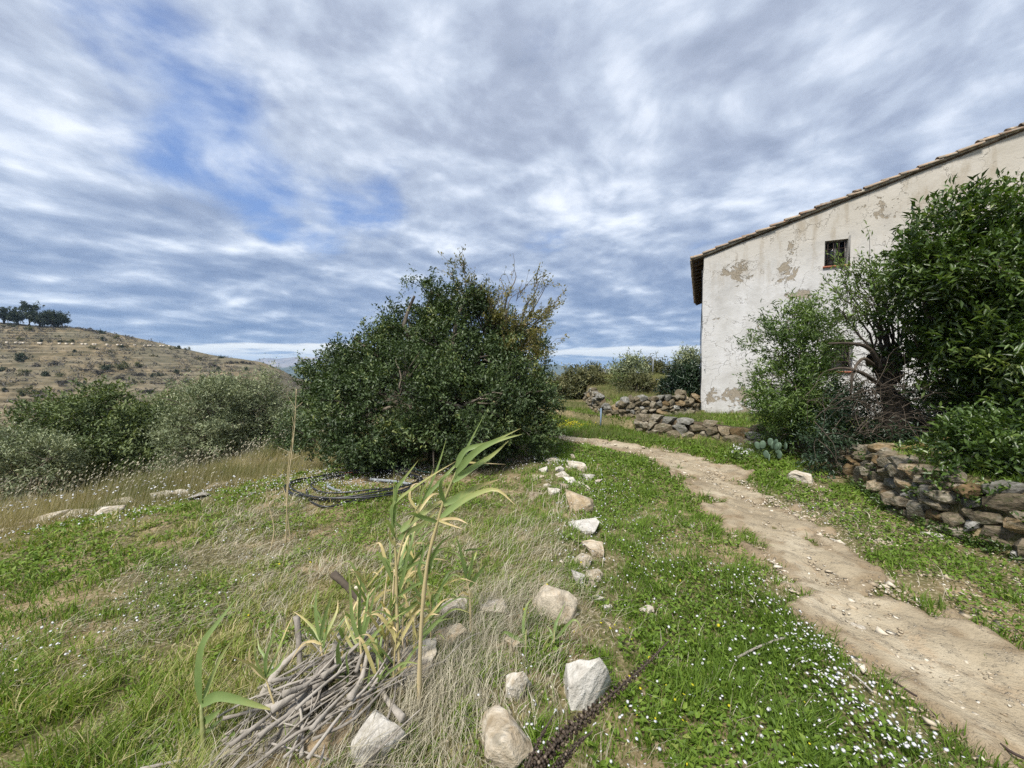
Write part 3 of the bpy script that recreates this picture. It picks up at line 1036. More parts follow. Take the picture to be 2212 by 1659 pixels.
    for y in ys:
        lay(cover, -oh - .06, y, .075 + g.normal(0, .006))
        lay(pan, -oh - .03, y + .117, .15 + g.normal(0, .006))
    # the rest of the tiling as one field of corrugated courses
    V = []; F = []
    nb = 0
    for side in (0, 1):
        xs_ = np.linspace(-oh + .3, RIDGE, 26) if side == 0 else np.linspace(RIDGE, GW + oh, 16)
        yy = np.arange(.2, GL + .05, .235 / 6)
        for i in range(len(xs_) - 1):
            za = [roof_z(xs_[i]) + .12, roof_z(xs_[i + 1]) + .10]
            if side:
                za = [roof_z(xs_[i]) + .10, roof_z(xs_[i + 1]) + .12]
            for q, x in enumerate((xs_[i], xs_[i + 1])):
                for y in yy:
                    V.append((x, y, za[q] + .075 * abs(math.sin(math.pi * y / .235)) ** .8))
            k = len(yy)
            for j in range(k - 1):
                F.append((nb + j, nb + k + j, nb + k + j + 1, nb + j + 1))
            nb += 2 * k
    o = mk('tile_field', np.array(V), np.array(F), M['tile'], roof)
    o['kind'] = 'stuff'
    b = MB()
    b.tube([(RIDGE, y, roof_z(RIDGE) + .13 + .01 * math.sin(y * 9)) for y in np.linspace(-.05, GL + .05, 40)], .11, 10, wob=.06, seed=9)
    b.build('ridge_cap', M['tile'], roof)
    # rafter ends and fascia under the eave
    for i, y in enumerate(np.linspace(.25, GL - .25, 15)):
        b = MB()
        z = EAVE - .0
        b.raw([(-oh + .04, y - .035, EAVE - oh * SLOPE - .075), (.0, y - .035, EAVE - .075), (.0, y + .035, EAVE - .075), (-oh + .04, y + .035, EAVE - oh * SLOPE - .075),
               (-oh + .04, y - .035, EAVE - oh * SLOPE + .012), (.0, y - .035, EAVE + .0), (.0, y + .035, EAVE + .0), (-oh + .04, y + .035, EAVE - oh * SLOPE + .012)],
              np.array([(0, 3, 2, 1), (4, 5, 6, 7), (0, 1, 5, 4), (1, 2, 6, 5), (2, 3, 7, 6), (3, 0, 4, 7)]))
        b.build('rafter_end', M['soffit'], roof)
    # black cable clipped down the corner
    b = MB()
    b.tube([(-.03 + .012 * math.sin(z * 2.1), -.012, z) for z in np.linspace(4.5, .5, 30)], .011, 6)
    b.build('cable', M['hose'], h)


build_house()


# ================================================================== STONES
def hull_mesh(name, seed, npts=15, boxy=0.6, mat=None, sub=0, amp=0.06):
    g = np.random.default_rng(seed)
    d = unit(g.normal(size=(npts, 3)))
    k = np.max(np.abs(d), axis=1, keepdims=True)
    P = d / (k ** boxy) * .5 * (1 + g.normal(0, .07, (npts, 1)))
    bm = bmesh.new()
    for p in P:
        bm.verts.new(p)
    res = bmesh.ops.convex_hull(bm, input=bm.verts[:])
    bmesh.ops.delete(bm, geom=[v for v in bm.verts if not v.link_faces], context='VERTS')
    if sub:
        bmesh.ops.bevel(bm, geom=bm.edges[:], offset=.022, segments=1, affect='EDGES')
        bmesh.ops.triangulate(bm, faces=bm.faces[:])
        bmesh.ops.subdivide_edges(bm, edges=[e for e in bm.edges if e.calc_length() > .12], cuts=sub, use_grid_fill=True)
        bmesh.ops.triangulate(bm, faces=bm.faces[:])
        bm.normal_update()
        bm.verts.ensure_lookup_table()
        co = np.array([v.co[:] for v in bm.verts])
        dn = n3(co, 3.1, seed, 3) * amp + n3(co, 11, seed + 3, 2) * amp * .35
        no = np.array([v.normal[:] for v in bm.verts])
        co = co + no * dn[:, None]
        for v, c in zip(bm.verts, co):
            v.co = c
    me = bpy.data.meshes.new(name)
    bm.to_mesh(me); bm.free()
    if mat: me.materials.append(mat)
    return me


STONES = [hull_mesh('stone', 100 + i, 23, .5, M['wallstone']) for i in range(14)]
STONES_PALE = [hull_mesh('stone', 100 + i, 23, .5, M['wallgrey']) for i in range(6)]
STONES_OCHRE = [hull_mesh('stone', 120 + i, 23, .5, M['wallochre']) for i in range(6)]


def dry_wall(label, poly, height, seed, course=(.10, .17), length=(.15, .36), batter=.12, base=None, ragged=.35, thick=.3, step=0.0):
    g = np.random.default_rng(seed)
    w = thing('dry_stone_wall', label, 'stone wall', (poly[0][0], poly[0][1], 0))
    org = np.array([poly[0][0], poly[0][1], 0])
    P = curve([(p[0], p[1], 0) for p in poly], 200)[:, :2]
    seg = np.linalg.norm(np.diff(P, axis=0), axis=1)
    s = np.concatenate([[0], np.cumsum(seg)])
    L = s[-1]
    T = unit(np.gradient(P, axis=0))

    def pos(t):
        return np.array([np.interp(t, s, P[:, 0]), np.interp(t, s, P[:, 1])]), unit(np.array([np.interp(t, s, T[:, 0]), np.interp(t, s, T[:, 1])]))
    # earth core
    V = []; ts = np.linspace(0, L, 40)
    for t in ts:
        p, d = pos(t); nrm = np.array([-d[1], d[0]])
        hh = height(t / L); zb = float(H(*(p - nrm * .2)))
        for off, z in ((.10, zb - .15), (.10 + batter * .5, zb + hh * .82), (thick + .25, zb + hh * .80), (thick + .25, zb - .15)):
            q = p + nrm * off
            V.append((q[0], q[1], z))
    F = [(4 * i + j, 4 * i + (j + 1) % 4, 4 * i + 4 + (j + 1) % 4, 4 * i + 4 + j) for i in range(len(ts) - 1) for j in range(4)]
    mk('earth_fill', np.array(V) - org, np.array(F), M['earth'], w)
    z = 0.0
    ci = 0
    while z < 1.4:
        ch = g.uniform(*course)
        t = -g.uniform(0, .12)
        any_ = False
        while t < L:
            ln = g.uniform(*length) * (1.15 if ci == 0 else 1)
            c = min(max(t + ln / 2, 0), L)
            hh = height(c / L) * (1 + ragged * (g.random() - .5))
            if z + ch * .45 < hh:
                p, d = pos(c); nrm = np.array([-d[1], d[0]])
                zb = float(H(*(p - nrm * .25)))
                hgt = ch * g.uniform(.95, 1.35)
                dp = g.uniform(.18, .30)
                off = .085 + batter * (z + ch / 2) + g.normal(0, .022)
                q = p + nrm * off
                pool = STONES if g.random() < .66 else (STONES_PALE if g.random() < .38 else STONES_OCHRE)
                o = ob('stone', pool[g.integers(len(pool))], w, (q[0] - org[0], q[1] - org[1], zb + z + ch / 2 - .02 + g.normal(0, .012)))
                o.rotation_euler = (g.normal(0, .10), g.normal(0, .13), math.atan2(d[1], d[0]) + g.normal(0, .14) + (math.pi if g.random() < .5 else 0))
                o.scale = (ln * 1.10, dp * 1.2, hgt * 1.12)
                any_ = True
            t += ln * .93
        if not any_:
            break
        z += ch * .90
        ci += 1
    return w


def wr_height(u):
    # from the house row (low) to the tall stretch on the right
    return float(np.interp(u, [0, .1, .25, .5, 1], [.30, .44, .55, .60, .62]))


dry_wall('knee-high mossy dry stone wall right of the dirt track, under the big green shrub', WALL_R[6:14], wr_height, 7, course=(.085, .135), length=(.12, .27), batter=.14, ragged=.22)
dry_wall('low crumbling row of big stones in front of the house corner, left of the pale green shrub', WALL_R[1:7], lambda u: .42 + .05 * math.sin(u * 9), 17, course=(.12, .19), length=(.2, .42), ragged=.5, batter=.1)
dry_wall('curved dry stone retaining wall running up to the corner of the house', [(3.1, 16.5), (2.75, 13.5), (2.5, 11.6), (2.72, 10.7), (3.3, 10.5), (4.4, 10.84), (5.55, 11.36)],
         lambda u: .58 if u > .3 else .33 + .83 * u, 27, course=(.09, .16), length=(.14, .34), batter=.1, ragged=.3)

# ---- loose rocks (px, py = where the foot of the rock meets the ground; w, h sizes in m)
ROCKS = [
    (880, 1478, .30, .24, 'rock', 'large smooth white boulder among the reed canes'),
    (1272, 1530, .23, .26, 'rock_grey', 'pyramid-shaped pale grey rock behind the dried brown seed stalk'),
    (1120, 1515, .13, .17, 'rock', 'upright pitted whitish rock beside the pyramid-shaped one'),
    (1085, 1650, .24, .20, 'rock', 'rounded buff boulder half buried in dry straw at the foot of the seed stalk'),
    (822, 1640, .19, .17, 'rock_grey', 'grey flat-topped rock at the foot of the reed canes'),
    (722, 1608, .17, .08, 'rock_brown', 'flat yellowish stone beside the thick stump of the branch pile'),
    (706, 1650, .18, .09, 'rock_brown', 'slanting ochre slab at the near end of the branch pile'),
    (780, 1530, .09, .08, 'rock_brown', 'small orange stone between the reed canes and the branch pile'),
    (1195, 1335, .27, .25, 'rock_brown', 'big rounded brown boulder at the edge of the dry straw'),
    (985, 1335, .18, .14, 'rock', 'cream block-shaped rock behind the reed canes'),
    (1080, 1335, .20, .09, 'rock', 'flat pale slab lying in straw between the cream block and the brown boulder'),
    (975, 1400, .17, .16, 'rock_brown', 'reddish rock sunk in straw below the cream block'),
    (1110, 1405, .09, .08, 'rock_brown', 'small orange wedge of stone in the straw'),
    (1243, 1262, .13, .13, 'rock_grey', 'grey upright stone at the near end of the row of stones'),
    (1283, 1252, .13, .09, 'rock', 'yellowish stone right of the grey upright one'),
    (1275, 1268, .10, .06, 'rock', 'small white stone leaning on the grey upright one'),
    (1252, 1218, .17, .09, 'rock', 'cream flat-faced stone just beyond the grey upright one'),
    (1275, 1195, .20, .12, 'rock_brown', 'tan stone second along the row from the grey upright one'),
    (1262, 1150, .32, .08, 'rock_grey', 'low grey weathered slab in the row of stones'),
    (1250, 1102, .34, .24, 'rock_brown', 'angular orange-brown boulder at the head of the row of stones'),
    (1158, 1078, .15, .12, 'rock', 'pale stone left of the angular orange-brown boulder'),
    (1300, 1305, .09, .07, 'rock', 'pale pebble right of the big brown boulder, larger of two'),
    (1310, 1320, .07, .055, 'rock', 'pale pebble right of the big brown boulder, smaller of two'),
    (1395, 1332, .09, .08, 'rock', 'lone tan pebble in the green grass left of the track'),
    (1732, 1042, .30, .19, 'rock', 'pale square-cut block lying in front of the dry stone wall'),
    (1718, 1022, .16, .05, 'rock', 'flat flake of stone behind the square-cut block'),
    (1240, 1012, .38, .14, 'rock', 'crumbling heap-like pale rock near the right foot of the oak'),
    (1195, 1000, .30, .12, 'rock', 'low cream rock tucked under the right edge of the oak'),
    (1160, 990, .2, .1, 'rock_brown', 'tan rock in the shade at the right foot of the oak'),
    (1265, 1035, .22, .13, 'rock_grey', 'jagged grey-white rock between the oak and the track'),
    (345, 1080, .30, .16, 'rock', 'pointed white rock at the end of the terrace edge stones'),
    (300, 1092, .24, .09, 'rock', 'broken white stone left of the pointed one on the terrace edge'),
    (80, 1135, .40, .16, 'rock', 'long pale rock on the terrace edge with a stony tail'),
    (30, 1148, .26, .08, 'rock', 'flat white rock at the very end of the terrace edge'),
    (432, 1075, .22, .08, 'rock_grey', 'grey stone lying alone on the turf right of the terrace edge stones'),
    (690, 1005, .34, .15, 'rock_brown', 'earth-stained rock under the left edge of the oak'),
    (600, 1022, .26, .1, 'rock', 'pale rock left of the black hose coil'),
    (2206, 1440, .12, .08, 'rock', 'white stone at the right border of the track'),
    (1800, 1092, .10, .055, 'rock', 'white oval pebble under the dry stone wall'),
    (1800, 1172, .06, .05, 'rock', 'upright white chip on the right verge of the track'),
    (1920, 1255, .10, .05, 'rock', 'white lump on the right verge where the grass begins'),
    (1905, 1175, .13, .05, 'rock', 'tan flat stone on the gravel below the wall'),
    (2015, 1160, .15, .05, 'rock', 'pale bone-like stone at the foot of the wall'),
    (1490, 1140, .07, .05, 'rock', 'buff pebble where the left grass meets the track'),
    (1775, 1325, .10, .04, 'rock', 'pale flake at the left edge of the track'),
    (1850, 1360, .09, .03, 'rock', 'small flat stone standing out on the track'),
    (1660, 1075, .12, .04, 'rock', 'white sliver of stone on the far side of the track'),
    (1900, 1430, .10, .05, 'rock', 'white stone near the rusty wire on the track'),
]
EDGE_STONES = [(150, 1124), (185, 1116), (215, 1110), (245, 1104), (120, 1130), (270, 1098), (395, 1072), (470, 1062), (520, 1052)]


def place_rock(i, px, py, w, hgt, mat, label, group=None):
    g = np.random.default_rng(900 + i)
    me = hull_mesh('rock', (812 if 'pyramid' in label else 300 + i), 9 if 'pyramid' in label else int(g.integers(9, 14)), g.uniform(.45, .8), M[mat], 2 if w > .12 else 1, .065)
    if 'pyramid' in label:
        for v in me.vertices:
            k = 1 - .5 * max(0, v.co.z + .2)
            v.co.x = v.co.x * k - .10 * (v.co.z + .5); v.co.y *= 1 - .35 * max(0, v.co.z + .2)
    if 'pyramid' not in label:              # blunt, flat-topped blocks
        for v in me.vertices:
            z = v.co.z + .18 * (v.co.x * math.cos(i) + v.co.y * math.sin(i))
            if z > .27:
                v.co.z -= (z - .27) * .85
    p = gp(px, py)
    d = unit(np.array([p[0], p[1]]))
    p[:2] += d * w * .25
    o = ob('rock', me, None, (p[0], p[1], float(H(p[0], p[1])) + hgt * .19))
    o.scale = (w * 1.12, w * g.uniform(.8, 1.05), hgt * 1.3)
    o.rotation_euler = (g.normal(0, .08), g.normal(0, .08), -math.atan2(p[0], p[1]) + g.normal(0, .3))
    tag(o, label, 'rock', group)


for i, rk in enumerate(ROCKS):
    place_rock(i, *rk)
for i, (px, py) in enumerate(EDGE_STONES):
    g = np.random.default_rng(i)
    place_rock(200 + i, px, py + g.normal(0, 3), g.uniform(.24, .42), g.uniform(.14, .22), 'rock', 'pale weathered stone set along the edge of the upper terrace', 'terrace edge stones')
RUBBLE = [(1215, 1030), (1228, 1046), (1205, 1018), (1250, 1050), (1180, 1050), (1195, 1068), (1222, 1000), (1255, 1018), (1175, 1020), (1290, 1045), (1212, 1058), (1165, 1035), (1238, 990), (1270, 1060)]
for i, (px, py) in enumerate(RUBBLE):
    g = np.random.default_rng(40 + i)
    place_rock(230 + i, px, py, g.uniform(.09, .2), g.uniform(.06, .13), 'rock', 'small pale lump of rubble between the oak and the head of the row of stones', 'rubble beside the oak')


# ================================================================== FOLIAGE
def leaves(C, D, U, L, W, tint, fold=.25):
    """folded rhombic leaves: C base points, D directions, U up-ish normals"""
    n = len(C)
    D = unit(D)
    Sd = unit(np.cross(D, U)); Nn = np.cross(Sd, D)
    L = np.broadcast_to(L, (n,))[:, None]; W = np.broadcast_to(W, (n,))[:, None]
    m = C + D * L * .48 + Nn * L * .05
    a = m + Sd * W * .5 + Nn * W * fold
    b = m - Sd * W * .5 + Nn * W * fold
    tip = C + D * L - Nn * L * .06
    V = np.stack([C, a, tip, b], 1).reshape(-1, 3)
    i = np.arange(n)[:, None] * 4
    F = np.concatenate([i + [0, 1, 2], i + [0, 2, 3]], 0)
    return V, F, np.repeat(tint, 4)


def crown_points(blobs, n, g, shell=.55):
    """clump centres spread through a set of ellipsoids, mostly towards their surface"""
    B = np.array(blobs, float)          # x y z rx ry rz
    vol = (B[:, 3] * B[:, 4] * B[:, 5]) ** .75
    k = g.choice(len(B), n, p=vol / vol.sum())
    d = unit(g.normal(size=(n, 3)))
    r = g.random(n) ** (1 / 3.0)
    r = np.where(g.random(n) < shell, .78 + .26 * g.random(n), r)
    P = B[k, :3] + d * B[k, 3:] * r[:, None]
    return P, d, k, r


def crown(blobs, clumps, per, L, W, clump_r, seed, up=.35, shell=.6, lead=0.0, zmin=None, wind=None):
    """leaf clumps: every clump is a sprig with leaves round it; returns leaf mesh data and sprig positions"""
    g = np.random.default_rng(seed)
    nb = max(clumps // 13, 6)           # boughs first, then sprigs gathered round each bough: lumps with gaps between
    PB, dB, kB, _ = crown_points(blobs, nb, g, min(shell + .15, .9))
    loose = g.random(clumps) < .22
    P, d, k, r = crown_points(blobs, clumps, g, shell)
    bi = g.integers(0, nb, clumps)
    spread = clump_r * 1.35
    off = unit(g.normal(size=(clumps, 3))) * (spread * g.random(clumps) ** .45)[:, None] * [1.15, 1.15, .85]
    P = np.where(loose[:, None], P, PB[bi] + off)
    d = np.where(loose[:, None], d, unit(dB[bi] + off / spread * .9))
    bt = g.normal(0, .17, nb)[bi] * ~loose
    if zmin is not None:
        P[:, 2] = np.maximum(P[:, 2], zmin + g.random(clumps) * .25)
    out = unit(d * 1.0 + np.array([0, 0, up]) + g.normal(0, .45, (clumps, 3)))
    if wind is not None:
        out = unit(out + np.array(wind))
    ct = np.clip(.42 + bt + g.normal(0, .12, clumps) + .10 * d[:, 2], 0, 1)  # upward-facing sprigs tinted lighter: top light put into the leaf colour
    n = clumps * per
    c = np.repeat(np.arange(clumps), per)
    s = g.random(n)
    cr = clump_r * g.uniform(.6, 1.35, clumps)[c]
    base = P[c] + out[c] * (s * cr * 1.7 - cr * .5)[:, None] + g.normal(0, 1, (n, 3)) * (cr * .26 * (1.15 - .6 * s))[:, None]
    D = unit(out[c] * .65 + g.normal(0, .62, (n, 3)))
    U = unit(np.array([0, 0, 1.0]) + g.normal(0, .5, (n, 3)) + d[c] * .5)
    l = L * g.uniform(.5, 1.35, n)
    t = np.clip(ct[c] + g.normal(0, .16, n), 0, 1)
    V, F, T = leaves(base, D, U, l, W * l / L, t)
    return V, F, T, P, out


def limb(b, p0, p1, r0, r1, g, sag=.1, n=8, k=6, wig=.06):
    p0 = np.asarray(p0, float); p1 = np.asarray(p1, float)
    L = np.linalg.norm(p1 - p0)
    mids = [p0 + (p1 - p0) * f + g.normal(0, wig * L, 3) + np.array([0, 0, sag * L * math.sin(f * math.pi)]) for f in (.33, .67)]
    b.tube(curve([p0, *mids, p1], n), np.linspace(r0, r1, n), k, tint=g.random(), caps=False)


def tree(name, label, cat, base, blobs, clumps, per, L, W, cr, mat, seed, bark='bark', trunk_r=.1, stems=3, twigs=60, group=None, up=.35, shell=.6, zmin=None, wind=None, crown_name='crown'):
    g = np.random.default_rng(seed + 1)
    base = np.asarray(base, float)
    t = thing(name, label, cat, tuple(base), 0, group)
    V, F, T, P, out = crown(blobs, clumps, per, L, W, cr, seed, up, shell, zmin=zmin, wind=wind)
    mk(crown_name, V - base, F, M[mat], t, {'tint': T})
    b = MB()
    B = np.array(blobs, float)
    if stems:
        top = B[:, :3].mean(0)
        fork = base + (top - base) * .35 + np.array([0, 0, .05])
        for s in range(stems):
            q = base + g.normal(0, trunk_r * .8, 3) * np.array([1, 1, 0]) - np.array([0, 0, .08])
            c = B[g.integers(len(B)), :3]
            f2 = fork + (c - fork) * .3 + g.normal(0, .1, 3)
            limb(b, q, f2, trunk_r * g.uniform(.7, 1.1), trunk_r * .55, g, 0, 7, 7, .04)
        for c in B[:, :3]:
            limb(b, fork + g.normal(0, .06, 3), c, trunk_r * .5, trunk_r * .18, g)
        idx = g.choice(len(P), min(twigs, len(P)), replace=False)
        for i in idx:
            c = B[np.argmin(np.linalg.norm(B[:, :3] - P[i], axis=1)), :3]
            limb(b, c + g.normal(0, .05, 3), P[i] + out[i] * cr * .6, trunk_r * .16, trunk_r * .05, g, .04, 5, 4, .05)
        b.V = [v - base for v in b.V]
        b.build('trunk', M[bark], t)
    return t


def blob_px(lst, Y, dy=None):
    """(px, py, r_px) rows -> ellipsoids at depth Y (dy: per-row depth offset)"""
    out = []
    for row in lst:
        px, py, r = row[:3]
        o = row[3] if len(row) > 3 else 0
        rz = row[4] if len(row) > 4 else r
        p = at(px, py, Y + o)
        k = (Y + o) / 831.0
        out.append((p[0], p[1], p[2], r * k, r * k * .95, rz * k))
    return out


# ---- the big dark evergreen oak in the middle
oak_blobs = blob_px([
    (700, 905, 68, 0), (690, 835, 48, .1), (745, 800, 52, .1), (775, 880, 85, -.7), (835, 765, 58, .1), (870, 850, 95, -.9), (800, 955, 75, -1.0), (905, 735, 62, .2), (915, 680, 42, .3),
    (960, 700, 52, .3), (985, 640, 34, .4), (980, 780, 75, -.3), (1000, 880, 100, -1.0), (1040, 720, 50, .5), (1075, 780, 62, .2), (1090, 860, 80, -.5), (1110, 920, 72, -.7),
    (930, 960, 70, -1.2), (1050, 960, 58, -1.1), (1150, 900, 42, -.2), (870, 975, 55, -1.1), (1130, 840, 46, .3), (1115, 965, 40, -.7), (690, 955, 46, -.3), (935, 630, 22, .3),
    (895, 640, 22, .2), (715, 800, 34, .1), (755, 785, 36, .1), (800, 765, 40, .1), (690, 830, 34, 0), (850, 715, 34, .2), (880, 690, 34, .2), (740, 850, 50, -.3), (1060, 690, 50, .9), (1010, 680, 50, .4), (1110, 745, 52, 1.0), (1130, 790, 48, .8), (950, 745, 60, -.2), (1040, 770, 60, -.3), (870, 720, 36, .1), (1010, 650, 38, .2), (1140, 860, 45, 0), (725, 745, 14, .1), (765, 730, 16, .1), (660, 800, 14, .1), (905, 830, 90, 1.2), (1020, 830, 80, 1.3), (790, 860, 70, 1.0), (1090, 690, 34, .5)], 7.2)
oak_base = np.array([-1.45, 7.15, float(H(-1.45, 7.15))])
tree('evergreen_oak', 'big dark evergreen oak spreading down to the ground in the middle of the terrace', 'tree', oak_base, oak_blobs, 5400, 29, .060, .027, .17, 'oak', 50, 'bark', .13, 5, 190, zmin=oak_base[2] + .1)

# yellowing tree grown up through the oak's right side
yb = np.array([-.55, 7.7, float(H(-.55, 7.7))])
g = np.random.default_rng(5)
t = thing('yellowing_tree', 'thin tree with yellowing leaves and bare twigs rising through the right side of the oak', 'tree', tuple(yb))
b = MB()
tips = []
ends = [(1000, 565, 7.6), (975, 590, 7.7), (1012, 610, 7.5), (1045, 625, 7.6), (1080, 600, 7.8), (1110, 580, 7.8), (1095, 640, 7.6), (1130, 625, 7.7), (1160, 600, 7.8), (1180, 615, 7.7), (1205, 650, 7.7),
        (1190, 675, 7.6), (1150, 680, 7.5), (1165, 720, 7.4), (1140, 740, 7.3), (1120, 700, 7.3), (1080, 680, 7.4), (1165, 770, 7.3), (1060, 660, 7.4), (1130, 790, 7.2), (1100, 740, 7.1)]
fork = at(1060, 780, 7.6)
limb(b, yb - [0, 0, .1], fork, .07, .05, g, 0, 8, 7)
for (px, py, Y) in ends:
    e = at(px, py, Y - .25)
    m = fork + (e - fork) * .45 + g.normal(0, .1, 3)
    limb(b, fork, m, .03, .017, g, .05, 6, 5)
    limb(b, m, e, .016, .005, g, .04, 8, 4)
    for k in range(9):
        f = g.uniform(.25, 1)
        q = m + (e - m) * f
        e2 = q + unit(e - m) * g.uniform(.1, .3) + g.normal(0, .13, 3) + [0, 0, .06]
        limb(b, q, e2, .006, .0025, g, .05, 4, 3)
        tips.append((q, e2, px, py))
b.V = [v - yb for v in b.V]
b.build('trunk', M['bark'], t)
C = []; D = []
for q, e2, px, py in tips:
    bare = px > 1050 and py < 640 and px < 1150
    for k in range(3 if bare else (46 if py > 655 else 16)):
        f = g.uniform(.1, 1.05)
        C.append(q + (e2 - q) * f + g.normal(0, .025, 3)); D.append(unit(e2 - q) + g.normal(0, .6, 3))
C = np.array(C); D = np.array(D); n = len(C)
V, F, T = leaves(C, D, unit(g.normal(0, .6, (n, 3)) + [0, 0, 1]), .055 * g.uniform(.6, 1.3, n), .026, np.clip(g.normal(.45, .25, n), 0, 1))
mk('crown', V - yb, F, M['yellowing'], t, {'tint': T})


# ---- shrubs on the terrace to the right
def zt(x, y):
    return float(H(x, y))


big = blob_px([(2000, 520, 46), (2070, 495, 52, .1), (2140, 490, 56), (2215, 480, 62, -.2), (2290, 520, 85), (1975, 570, 40, .1), (2040, 570, 70), (2130, 560, 80, -.3), (2230, 570, 80, -.4), (2000, 620, 80, .3),
               (2090, 620, 95, 0), (2190, 640, 95, -.4), (2050, 720, 75, .2), (2140, 740, 90, -.2), (2230, 760, 90, -.5), (2060, 800, 55, .2), (2330, 650, 120, 0), (2350, 820, 120, -.2), (2150, 850, 62, -.2),
               (2240, 880, 75, -.5), (1955, 620, 30, .3), (2010, 760, 40, .3), (2400, 580, 110, .4)], 4.9)
bb = np.array([6.6, 5.0, zt(6.6, 5.0)])
tree('green_shrub', 'tall dense glossy green shrub leaning over the stone wall, cut off by the picture edge', 'shrub', bb, [(x, y, z, a * .8, b * .8, c * .8) for x, y, z, a, b, c in big], 1900, 26, .095, .030, .21, 'bay', 60, 'bark_dark', .09, 6, 170, up=.45)
low = blob_px([(2090, 985, 45, -.1), (2150, 985, 55, -.25), (2215, 1000, 60, -.4), (2060, 1015, 24, -.25), (2290, 1010, 80, -.4), (2130, 940, 42, 0), (2180, 1040, 22, -.45), (2075, 1045, 16, -.15), (2110, 1075, 14, -.25), (2160, 1085, 18, -.4), (1990, 1000, 16, .5), (2215, 1075, 24, -.5)], 3.9)
bb = np.array([4.75, 3.75, zt(4.75, 3.75)])
tree('wall_shrub', 'lower leafy green shrub spilling over the top of the stone wall', 'shrub', bb, low, 560, 24, .065, .026, .15, 'bay', 62, 'bark_dark', .03, 4, 60, up=.3)
lite = blob_px([(1700, 700, 40), (1745, 690, 42), (1780, 715, 36, .1), (1680, 760, 46, -.1), (1735, 760, 55, -.2), (1785, 780, 40), (1670, 830, 40, -.1), (1725, 840, 62, -.3), (1775, 850, 45), (1665, 890, 36, -.2),
                (1720, 910, 60, -.3), (1775, 920, 50, -.1), (1690, 940, 42, -.3), (1740, 950, 44, -.3)], 7.0)
bb = np.array([5.45, 7.2, zt(5.45, 7.2)])
tree('willow_leaved_shrub', 'bushy pale green shrub standing against the house wall at the stony corner', 'shrub', bb, lite, 1050, 24, .085, .020, .17, 'willow', 64, 'bark', .04, 7, 130, up=.5)
dk = blob_px([(1850, 890, 40, .3), (1960, 895, 50, .6), (2050, 890, 60, .6), (2140, 900, 60, .4), (2100, 950, 50, -.4), (1830, 905, 50), (1870, 935, 55, .2), (1810, 950, 50, -.2), (1940, 940, 60, .5), (2020, 930, 70, .6), (1780, 965, 30, -.3), (1890, 968, 34, -.5), (1950, 972, 34, -.8), (2010, 970, 34, -1.1)], 6.0)
bb = np.array([5.5, 6.1, zt(5.5, 6.1)])
tree('shaded_bush', 'dark shaded undergrowth bush at the foot of the bare stems', 'shrub', bb, dk, 1150, 22, .06, .022, .16, 'oleander', 66, 'bark_dark', .03, 4, 60)

# multi-stemmed shrub: stump, bare stems and pale leaf tufts
sb = at(1925, 905, 5.7); sb[2] = zt(sb[0], sb[1])
g = np.random.default_rng(70)
t = thing('bare_stemmed_shrub', 'old stump with fanning bare dark stems topped by pale green leaf tufts', 'shrub', tuple(sb))
b = MB()
head = at(1925, 800, 5.75)
P = curve([sb - [0, 0, .1], at(1938, 880, 5.72), at(1912, 840, 5.75), head], 14)
b.tube(P, .125 + .03 * np.sin(np.linspace(0, 7, 14)), 9, wob=.22, seed=2)
for (px, py, Y, r) in ((1880, 770, 5.6, .07), (1965, 775, 5.8, .06), (1900, 745, 5.9, .05)):
    limb(b, head - [0, 0, .1], at(px, py, Y), r, r * .6, g, .15, 8, 7, .1)
b.V = [v - sb for v in b.V]
b.build('stump', M['bark_dark'], t)
b = MB()
LP = []
stem_ends = [(1828, 622, 5.9), (1853, 592, 5.8), (1878, 587, 5.9), (1908, 592, 5.9), (1910, 632, 6.0), (1940, 652, 6.0), (1970, 632, 6.1), (1818, 672, 5.9), (1868, 652, 5.7), (1898, 672, 5.8), (1995, 672, 6.0),
             (1848, 712, 5.8), (1915, 592, 6.0), (1955, 692, 5.8), (1828, 592, 6.0), (2020, 732, 6.0), (1813, 642, 5.8), (1888, 617, 5.7)]
for (px, py, Y) in stem_ends:
    e = at(px, py, Y)
    s0 = head + g.normal(0, .08, 3) - [0, 0, .05]
    m = s0 + (e - s0) * .5 + g.normal(0, .07, 3)
    limb(b, s0, m, .022, .014, g, .02, 7, 5, .04)
    limb(b, m, e, .013, .004, g, .03, 7, 4, .05)
    for k in range(13):
        f = g.uniform(.15, 1)
        q = m + (e - m) * f
        e2 = q + unit(e - s0) * g.uniform(.12, .4) + g.normal(0, .13, 3)
        limb(b, q, e2, .005, .002, g, .05, 5, 3, .06)
        if e2[2] > at(1900, 690, Y)[2] and (f > .4):
            LP.append((q, e2))
for k in range(90):                      # fine dead twigs round the head
    q = head + g.normal(0, .16, 3)
    e2 = q + unit(g.normal(0, 1, 3) + [-.4, -.2, .25]) * g.uniform(.3, .8)
    limb(b, q, e2, .006, .002, g, .08, 6, 3, .12)
b.V = [v - sb for v in b.V]
b.build('stems', M['bark_dark'], t)['kind'] = 'stuff'
C = []; D = []
for q, e2 in LP:
    for k in range(19):
        f = g.uniform(.2, 1.1)
        C.append(q + (e2 - q) * f + g.normal(0, .035, 3)); D.append(unit(e2 - q) * .8 + g.normal(0, .55, 3))
C = np.array(C); D = np.array(D); n = len(C)
V, F, T = leaves(C, D, unit(g.normal(0, .5, (n, 3)) + [0, 0, 1]), .075 * g.uniform(.6, 1.3, n), .019, np.clip(g.normal(.62, .2, n), 0, 1))
mk('crown', V - sb, F, M['willow'], t, {'tint': T})

